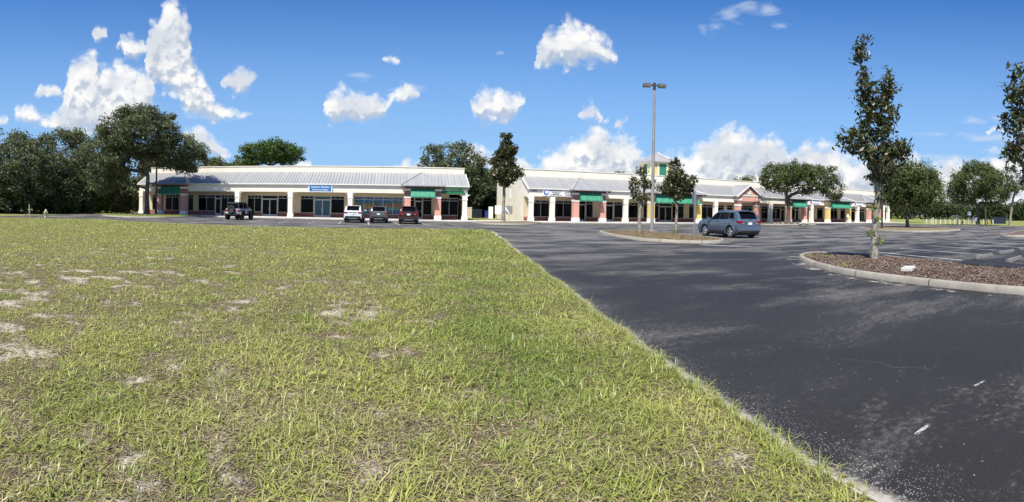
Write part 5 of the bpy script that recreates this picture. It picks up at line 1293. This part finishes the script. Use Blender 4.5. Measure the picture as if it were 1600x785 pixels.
tree('leafy_bush', 'bright green bush low under the dark trees left of the large oak', (-46.0,60.5,-.06), [(0,0,1.9,2.4,1.8,1.7),(2.6,.5,1.6,2.2,1.6,1.4)], (.6,.08), 70, 6000, .3, 'brightleaf', 'bark', 131, .8, None, .8, cat='bush')
# behind the rows
tree('umbrella_tree', 'bright green umbrella crowned tree behind the shorter row', (-26.0,96,-.06), [(0,0,12.6,6.2,5,2.2),(3.4,0,11.6,3.2,3,1.8),(-4.0,0,11.2,3.4,3,1.6)], (7.5,.35), 120, 13000, .42, 'brightleaf', 'bark', 141, 1.3, None, .7, outer=.4, twig=.04)
for x, y, h, r, sd_, lab in [(-38.5,97,11.5,4.2,151,'dark small crowned tree behind the shorter row, right of the big oak'),(-33.2,99,11.2,3.4,153,'dark tree just left of the umbrella crowned tree'),(9.3,90,14.2,5.9,155,'big dark oak rising behind the right end of the shorter row'),(15.8,97,9.4,5.2,157,'dark tree shading the gap between the two rows'),(21.5,103,10.0,5.0,159,'dark tree mostly behind the near corner of the longer row'),(14.5,110,11.5,6,161,'farthest dark tree in the gap between the rows')]:
    tree('dark_tree', lab, (x,y,-.06), [(0,0,h*.66,r,r,h*.32),(-r*.4,0,h*.42,r*.75,r*.7,h*.28),(r*.45,0,h*.42,r*.75,r*.7,h*.28),(0,0,h*.22,r*.8,r*.6,h*.2)], (h*.22,.3), 210, 22000, .46, 'oakleaf2' if sd_ in (155,) else 'oakleaf', 'bark', sd_, 1.3, 'dark trees behind the rows', .8, twig=.04)
for x, y, h, r, sd_, lab in [(33.2,112,10.5,2.2,171,'treetop over the roof line right of the near corner'),(51.5,108,11.8,3.2,173,'treetop over the roof left of the cupola'),(57.3,108,12.6,1.6,175,'narrow treetop just left of the cupola'),(88.4,106,13.2,3.2,177,'round treetop over the roof right of the gable')]:
    tree('roofline_tree', lab, (x,y,-.06), [(0,0,h*.72,r,r,h*.26),(0,0,h*.45,r*.8,r*.8,h*.2)], (h*.4,.22), 60, 3600, .45, 'oakleaf' if sd_ == 177 else 'pineleaf', 'bark', sd_, .9, 'treetops over the longer row', 1.0, twig=.05)
# far wood on the right and behind: one mass
def wood(name, label, pts, seed, h0, h1, nper, leaf, step=1.3):
    rg = np.random.default_rng(seed); P = []
    for (x0,y0),(x1,y1) in zip(pts[:-1], pts[1:]):
        L = math.hypot(x1-x0, y1-y0)
        for k in range(int(L/step)):
            f = rg.random(); dx, dy = (y1-y0)/L, -(x1-x0)/L; o = rg.normal()*4
            big = nzC.fbm(np.array(f*L*.06+seed), np.array(.5+seed), 3)
            P.append((x0+(x1-x0)*f+dx*o, y0+(y1-y0)*f+dy*o, h0+(h1-h0)*np.clip(.15+.9*big+.22*rg.normal(), 0, 1.25), rg.uniform(.30,.50), rg.random()))
    P = np.array(P); i = np.repeat(np.arange(len(P)), nper); n = len(i)
    v = rg.normal(size=(n,3)); v /= np.linalg.norm(v,axis=1)[:,None]; r = rg.random(n)**.4; h = P[i,2]
    X = np.stack([P[i,0]+v[:,0]*r*h*P[i,3], P[i,1]+v[:,1]*r*h*P[i,3], np.maximum(.1, h*(.56+.44*v[:,2]*r)-.0)], 1)
    k = rg.random(n) < .25; X[k,2] = rg.random(k.sum())*h[k]*.5
    nr = v*.5+rg.normal(size=(n,3))*.6+np.array([0,0,.4]); nr /= np.linalg.norm(nr,axis=1)[:,None]; A = np.cross(nr, rg.normal(size=(n,3))); A /= np.linalg.norm(A,axis=1)[:,None]; B = np.cross(nr, A)
    s = leaf*(.5+.9*rg.random(n))[:,None]
    V = np.stack([X-A*s*.5, X+B*s*.3, X+A*s*.5, X-B*s*.3],1).reshape(-1,3)
    tint = np.clip(.75*P[i,4]+.4*rg.random(n)-.08,0,1)
    o = np_mesh(name, V, np.arange(n*4).reshape(n,4), M['pineleaf'], {'tint': np.repeat(tint,4)}); tag(o, label, 'wood', None, 'stuff')
wood('distant_wood', 'distant wood closing the right side of the lot', [(130,230),(190,160),(205,110),(205,60),(190,20),(150,-15)], 5, 5.0, 9.5, 420, 1.0)
wood('distant_wood', 'distant wood beyond both shop rows', [(-110,30),(-105,75),(-85,120),(-30,150),(60,170),(140,200)], 6, 5, 9, 260, 1.2, 2.2)
wood('undergrowth', 'dark undergrowth below the trees on the left side', [(-72,40),(-56,45),(-49.5,52),(-48.5,62.5),(-47.5,75),(-47,95)], 7, 1.6, 4.0, 420, .5, 1.6)
wood('undergrowth', 'dark undergrowth at the lawn edge behind the hydrant', [(-66,39),(-57,44),(-49.5,49.5),(-45.5,56),(-44,64)], 17, 1.6, 3.4, 420, .45, 1.1)
wood('undergrowth', 'dark undergrowth closing the gap between the rows', [(4,97),(12,99),(24,96)], 8, 2.5, 6.5, 700, .5, .8)
# ------------------------------------------------------------------ grass blades and litter
def blade_mat():
    m, t = new_mat('bahia grass blades'); b = t.b
    tint = t.attr('tint'); dry = t.attr('dry')
    c = t.mix(tint, (.15,.225,.034), (.415,.425,.105)); c = t.mix(dry, c, (.50,.42,.23))
    t.link(c, b.inputs['Base Color']); b.inputs['Roughness'].default_value = .42; b.inputs['Specular IOR Level'].default_value = .5
    tr = t.new('ShaderNodeBsdfTranslucent'); t.link(c, tr.inputs['Color']); mx = t.new('ShaderNodeMixShader'); mx.inputs[0].default_value = .28
    t.link(b.outputs[0], mx.inputs[1]); t.link(tr.outputs[0], mx.inputs[2]); t.link(mx.outputs[0], t.out.inputs[0])
    return m
M['blade'] = blade_mat()
def blades(P, length, width, rg, tint, dry, lay):
    """P (n,3) roots; lay 0 upright .. 1 flat"""
    n = len(P); a = rg.random(n)*2*PI; d = np.stack([np.cos(a), np.sin(a), np.zeros(n)],1); side = np.stack([-np.sin(a), np.cos(a), np.zeros(n)],1)
    el0 = (1-lay)*1.25+.12; curl = rg.uniform(.3,1.3,n)
    pts = [P]; e = el0.copy(); q = P.copy()
    for k in range(3):
        st = length/3; q = q+d*(np.cos(e)*st)[:,None]+np.array([0,0,1])*(np.sin(e)*st)[:,None]; q[:,2] = np.maximum(q[:,2], P[:,2]+.006); pts.append(q.copy()); e = e-curl*.55
    side = side+rg.normal(size=(n,3))*.25
    V = []
    for k, wk in enumerate((.8,1.,.75)):
        V += [pts[k]-side*(width*wk/2)[:,None], pts[k]+side*(width*wk/2)[:,None]]
    V.append(pts[3]); V = np.stack(V,1).reshape(-1,3); b = (np.arange(n)*7)[:,None]
    F3 = np.concatenate([b+np.array([[0,1,3]]), b+np.array([[0,3,2]]), b+np.array([[2,3,5]]), b+np.array([[2,5,4]]), b+np.array([[4,5,6]])])
    return V, F3, np.repeat(tint,7), np.repeat(dry,7)
def make_grass():
    rg = np.random.default_rng(77); out = []
    zones = [(1.5,4,4400,.088,.0050),(4,7,2700,.088,.0062),(7,11,1300,.085,.008),(11,17,620,.085,.012),(17,26,300,.085,.017),(26,46,130,.09,.026)]
    for r0, r1, den, Ln, wd in zones:
        a0, a1 = -.98, .95
        A = .5*(r1**2-r0**2)*(a1-a0); n = int(A*den)
        r = np.sqrt(rg.random(n)*(r1**2-r0**2)+r0**2); a = a0+(a1-a0)*rg.random(n); x = r*np.sin(a); y = r*np.cos(a)
        s = edge_x(y)-x; ok = (s > -.02+.05*rg.random(n)) & (y < far_y(x)-.05)
        # plants grow in tufts
        x, y, s, r = x[ok], y[ok], s[ok], r[ok]
        g = .085+.005*r; tx = np.round(x/g+nzA(x*3,y*3)*2)*g; ty = np.round(y/g+nzB(x*3,y*3)*2)*g
        pull = .72*rg.random(len(x)); x = x+(tx-x)*pull; y = y+(ty-y)*pull
        s = edge_x(y)-x
        ba = bareness(x, y); clump = nzC.fbm(x*2.4, y*2.4, 3)
        lush = np.clip(1-np.abs(s-1.7)/2.2,0,1)*np.clip((y-2.4)/2.5,0,1)
        keep = rg.random(len(x)) < np.clip(1.10-1.0*ba-1.9*np.clip(.50-clump,0,1), .07+.16*np.clip((r-5)/8,0,1), 1)
        x, y, s, r, ba, clump, lush = [q[keep] for q in (x,y,s,r,ba,clump,lush)]
        n = len(x); z = lawn_z(x,y)-.004
        rag = nzA.fbm(x*.9+7, y*.9, 3)
        tint = np.clip(.76-.36*lush+.9*(rag-.5)+.5*(rg.random(n)-.5)+.12*np.clip((r-14)/15,0,1), 0, 1)
        pd = np.clip(.27+.50*ba+1.0*(nzB.fbm(x*.9,y*.9+50,3)-.5)-.34*lush-.16*np.clip((r-9)/12,0,1), .03, .9)
        dry = np.where(rg.random(n) < pd, .6+.4*rg.random(n), .25*rg.random(n)*pd)
        L = Ln*(.55+1.0*rg.random(n)**1.6)*(1+.30*lush)*(1-.25*ba)*(.55+.9*clump); L = np.where(rg.random(n) < .02, L*1.9, L)
        lay = np.clip(.58+.32*(dry > .5)+.28*rg.normal(size=n), .0, 1)
        out.append(blades(np.stack([x,y,z],1), L, wd*(.7+.7*rg.random(n)), rg, tint, dry, lay))
    # a few strong upright tufts near the camera and ragged blades over the road edge
    tx = np.concatenate([rg.uniform(-2.6,1.9,40), edge_x(np.linspace(1.9,16,120))-rg.random(120)*.14]); ty = np.concatenate([rg.uniform(2.0,7,40), np.linspace(1.9,16,120)])
    i = np.repeat(np.arange(len(tx)), 34); n = len(i); x = tx[i]+rg.normal(size=n)*.035; y = ty[i]+rg.normal(size=n)*.035
    out.append(blades(np.stack([x,y,lawn_z(np.minimum(x,edge_x(y)-.02),y)],1), rg.uniform(.06,.17,n), rg.uniform(.003,.0055,n), rg, np.clip(.35+.5*(rg.random(n)-.5)+.3*rg.random(len(tx))[i],0,1), np.where(rg.random(n) < .15,.8,.05), np.clip(.28+.2*rg.normal(size=n),0,.9)))
    V, Fc, T, D = [], [], [], []; b = 0
    for v, f, t, d in out: V.append(v); Fc.append(f+b); T.append(t); D.append(d); b += len(v)
    o = np_mesh('grass', np.concatenate(V), np.concatenate(Fc), M['blade'], {'tint': np.concatenate(T), 'dry': np.concatenate(D)})
    tag(o, 'patchy yellow green bahia grass covering the vacant lawn', 'grass', None, 'stuff')
    # dead thatch lying flat
    rg = np.random.default_rng(78); n = 90000
    r = 1.5+16*rg.random(n)**1.5; a = -.98+1.85*rg.random(n); x = r*np.sin(a); y = r*np.cos(a); ok = (edge_x(y)-x > .03) & (y > 1); x, y, r = x[ok], y[ok], r[ok]; n = len(x)
    v, f, t, d = blades(np.stack([x,y,lawn_z(x,y)+.003],1), rg.uniform(.03,.09,n), .0035+.0006*r, rg, rg.random(n), np.full(n,1.), np.full(n,1.)+.05*rg.normal(size=n))
    o = np_mesh('dead_thatch', v, f, [thatch_mat()], {'tint': t, 'dry': d}); tag(o, 'brown and straw coloured dead thatch lying among the grass', 'thatch', None, 'stuff')
def thatch_mat():
    m, t = new_mat('dead thatch'); tint = t.attr('tint'); c = t.mix(tint, (.075,.050,.034), (.33,.26,.16)); t.link(c, t.b.inputs['Base Color']); t.b.inputs['Roughness'].default_value = .9; return m
make_grass()
def chips(name, label, loop, n, size, seed, cat, cols):
    rg = np.random.default_rng(seed); L = np.array([(p.x,p.y) for p in inset(loop, .2)]); lo, hi = L.min(0), L.max(0)
    lo[1] = max(lo[1], -2)
    P = lo+(hi-lo)*rg.random((n*3,2)); x, y = P[:,0], P[:,1]; ins = np.zeros(len(P), bool)
    for (xa,ya),(xb,yb) in zip(L, np.roll(L,-1,0)):
        c = ((ya > y) != (yb > y)) & (x < (xb-xa)*(y-ya)/(yb-ya+1e-12)+xa); ins ^= c
    P = P[ins][:n]; n = len(P)
    cx, cy = np.mean([p.x for p in loop]), np.mean([p.y for p in loop])
    # ray down onto the soil sheet
    from mathutils.bvhtree import BVHTree
    so_ = min((o for o in C.objects if o.name.startswith('island_soil')), key=lambda o: (sum((v.co for v in o.data.vertices), Vector())/len(o.data.vertices)-Vector((cx,cy,0))).length)
    bv = BVHTree.FromPolygons([v.co for v in so_.data.vertices], [tuple(p.vertices) for p in so_.data.polygons])
    Z = np.array([(bv.ray_cast(Vector((x,y,3)), Vector((0,0,-1)))[0] or Vector((0,0,.1))).z for x, y in P])
    a = rg.random(n)*2*PI; tilt = rg.normal(size=n)*.35; s = size*(.5+rg.random(n)); w = s*rg.uniform(.2,.45,n)
    d = np.stack([np.cos(a)*np.cos(tilt), np.sin(a)*np.cos(tilt), np.sin(tilt)],1)*s[:,None]/2; q = np.stack([-np.sin(a), np.cos(a), rg.normal(size=n)*.3],1)*w[:,None]/2
    c = np.stack([P[:,0],P[:,1],Z+.008+.012*rg.random(n)],1)
    V = np.stack([c-d-q,c+d-q,c+d+q,c-d+q],1).reshape(-1,3)
    m, t = new_mat(label[:30]); tint = t.attr('tint'); r = t.new('ShaderNodeValToRGB'); t.link(tint, r.inputs[0]); e = r.color_ramp.elements
    e[0].color = (*cols[0],1); e[1].color = (*cols[-1],1)
    for k, cc in enumerate(cols[1:-1]): q_ = e.new((k+1)/(len(cols)-1)); q_.color = (*cc,1)
    t.link(r.outputs[0], t.b.inputs['Base Color']); t.b.inputs['Roughness'].default_value = .9
    o = np_mesh(name, V, np.arange(n*4).reshape(n,4), m, {'tint': np.repeat(rg.random(n),4)}); tag(o, label, cat, None, 'stuff')
chips('wood_mulch', 'red brown bark mulch covering the foreground island', ISL['fore'], 46000, .045, 3, 'mulch', [(.065,.038,.028),(.12,.074,.056),(.19,.13,.10),(.30,.24,.19)])
chips('leaf_litter', 'dry leaves and thatch on the middle island', ISL['mid'], 11000, .06, 4, 'leaf litter', [(.08,.05,.03),(.19,.13,.07),(.28,.21,.11),(.15,.13,.05)])
chips('leaf_litter', 'dead leaves on the bed under the shop front oak', ISL['oak'], 2500, .14, 5, 'leaf litter', [(.06,.035,.025),(.14,.09,.06),(.25,.19,.13)])
# weeds and turf on the islands and along the verge between the rows
def tufts(name, label, pts, per, Ln, wd, seed, tint0=.4, dryp=.15):
    rg = np.random.default_rng(seed); pts = np.array(pts); i = np.repeat(np.arange(len(pts)), per); n = len(i)
    P = pts[i]+np.stack([rg.normal(size=n)*pts[i,3]*1., rg.normal(size=n)*pts[i,3], np.zeros(n), np.zeros(n)],1)
    v, f, t, d = blades(P[:,:3], Ln*(.5+rg.random(n)), wd*(.7+.6*rg.random(n)), rg, np.clip(tint0+.5*(rg.random(n)-.5),0,1), np.where(rg.random(n) < dryp,.8,.05), np.clip(.35+.25*rg.normal(size=n),0,1))
    o = np_mesh(name, v, f, M['blade'], {'tint': t, 'dry': d}); tag(o, label, 'grass', None, 'stuff')
tufts('weeds', 'tufts of weeds in the foreground mulch bed', [(12.5,11.4,.16,.22),(12.9,11.0,.17,.12),(13.6,7.6,.17,.25),(10.9,8.6,.15,.15),(12.4,5.2,.2,.3),(11.5,8.9,.17,.2),(13.3,6.4,.17,.2)], 70, .10, .009, 9, .3)
rgx = np.random.default_rng(12)
tufts('island_turf', 'short turf on the grass island under the large oak', [(x,y,.2,.25) for x,y in zip(rgx.uniform(-36,-24.6,700), rgx.uniform(47.6,56.6,700)) if ((x+30.2)/6.0)**2+((y-53)/5.6)**2 < 1 or y > 53], 18, .12, .03, 10, .35)
tufts('gap_turf', 'turf between the two shop rows', [(x,y,-.05,.3) for x,y in zip(rgx.uniform(8.6,15.6,600), rgx.uniform(63.2,84,600))], 18, .12, .035, 11, .45)
# ------------------------------------------------------------------ render settings
sc.cycles.max_bounces = 6; sc.cycles.diffuse_bounces = 3; sc.cycles.glossy_bounces = 3; sc.cycles.transmission_bounces = 3; sc.cycles.transparent_max_bounces = 8
sc.cycles.use_adaptive_sampling = True; sc.cycles.adaptive_threshold = .012
sc.cycles.sample_clamp_indirect = 6
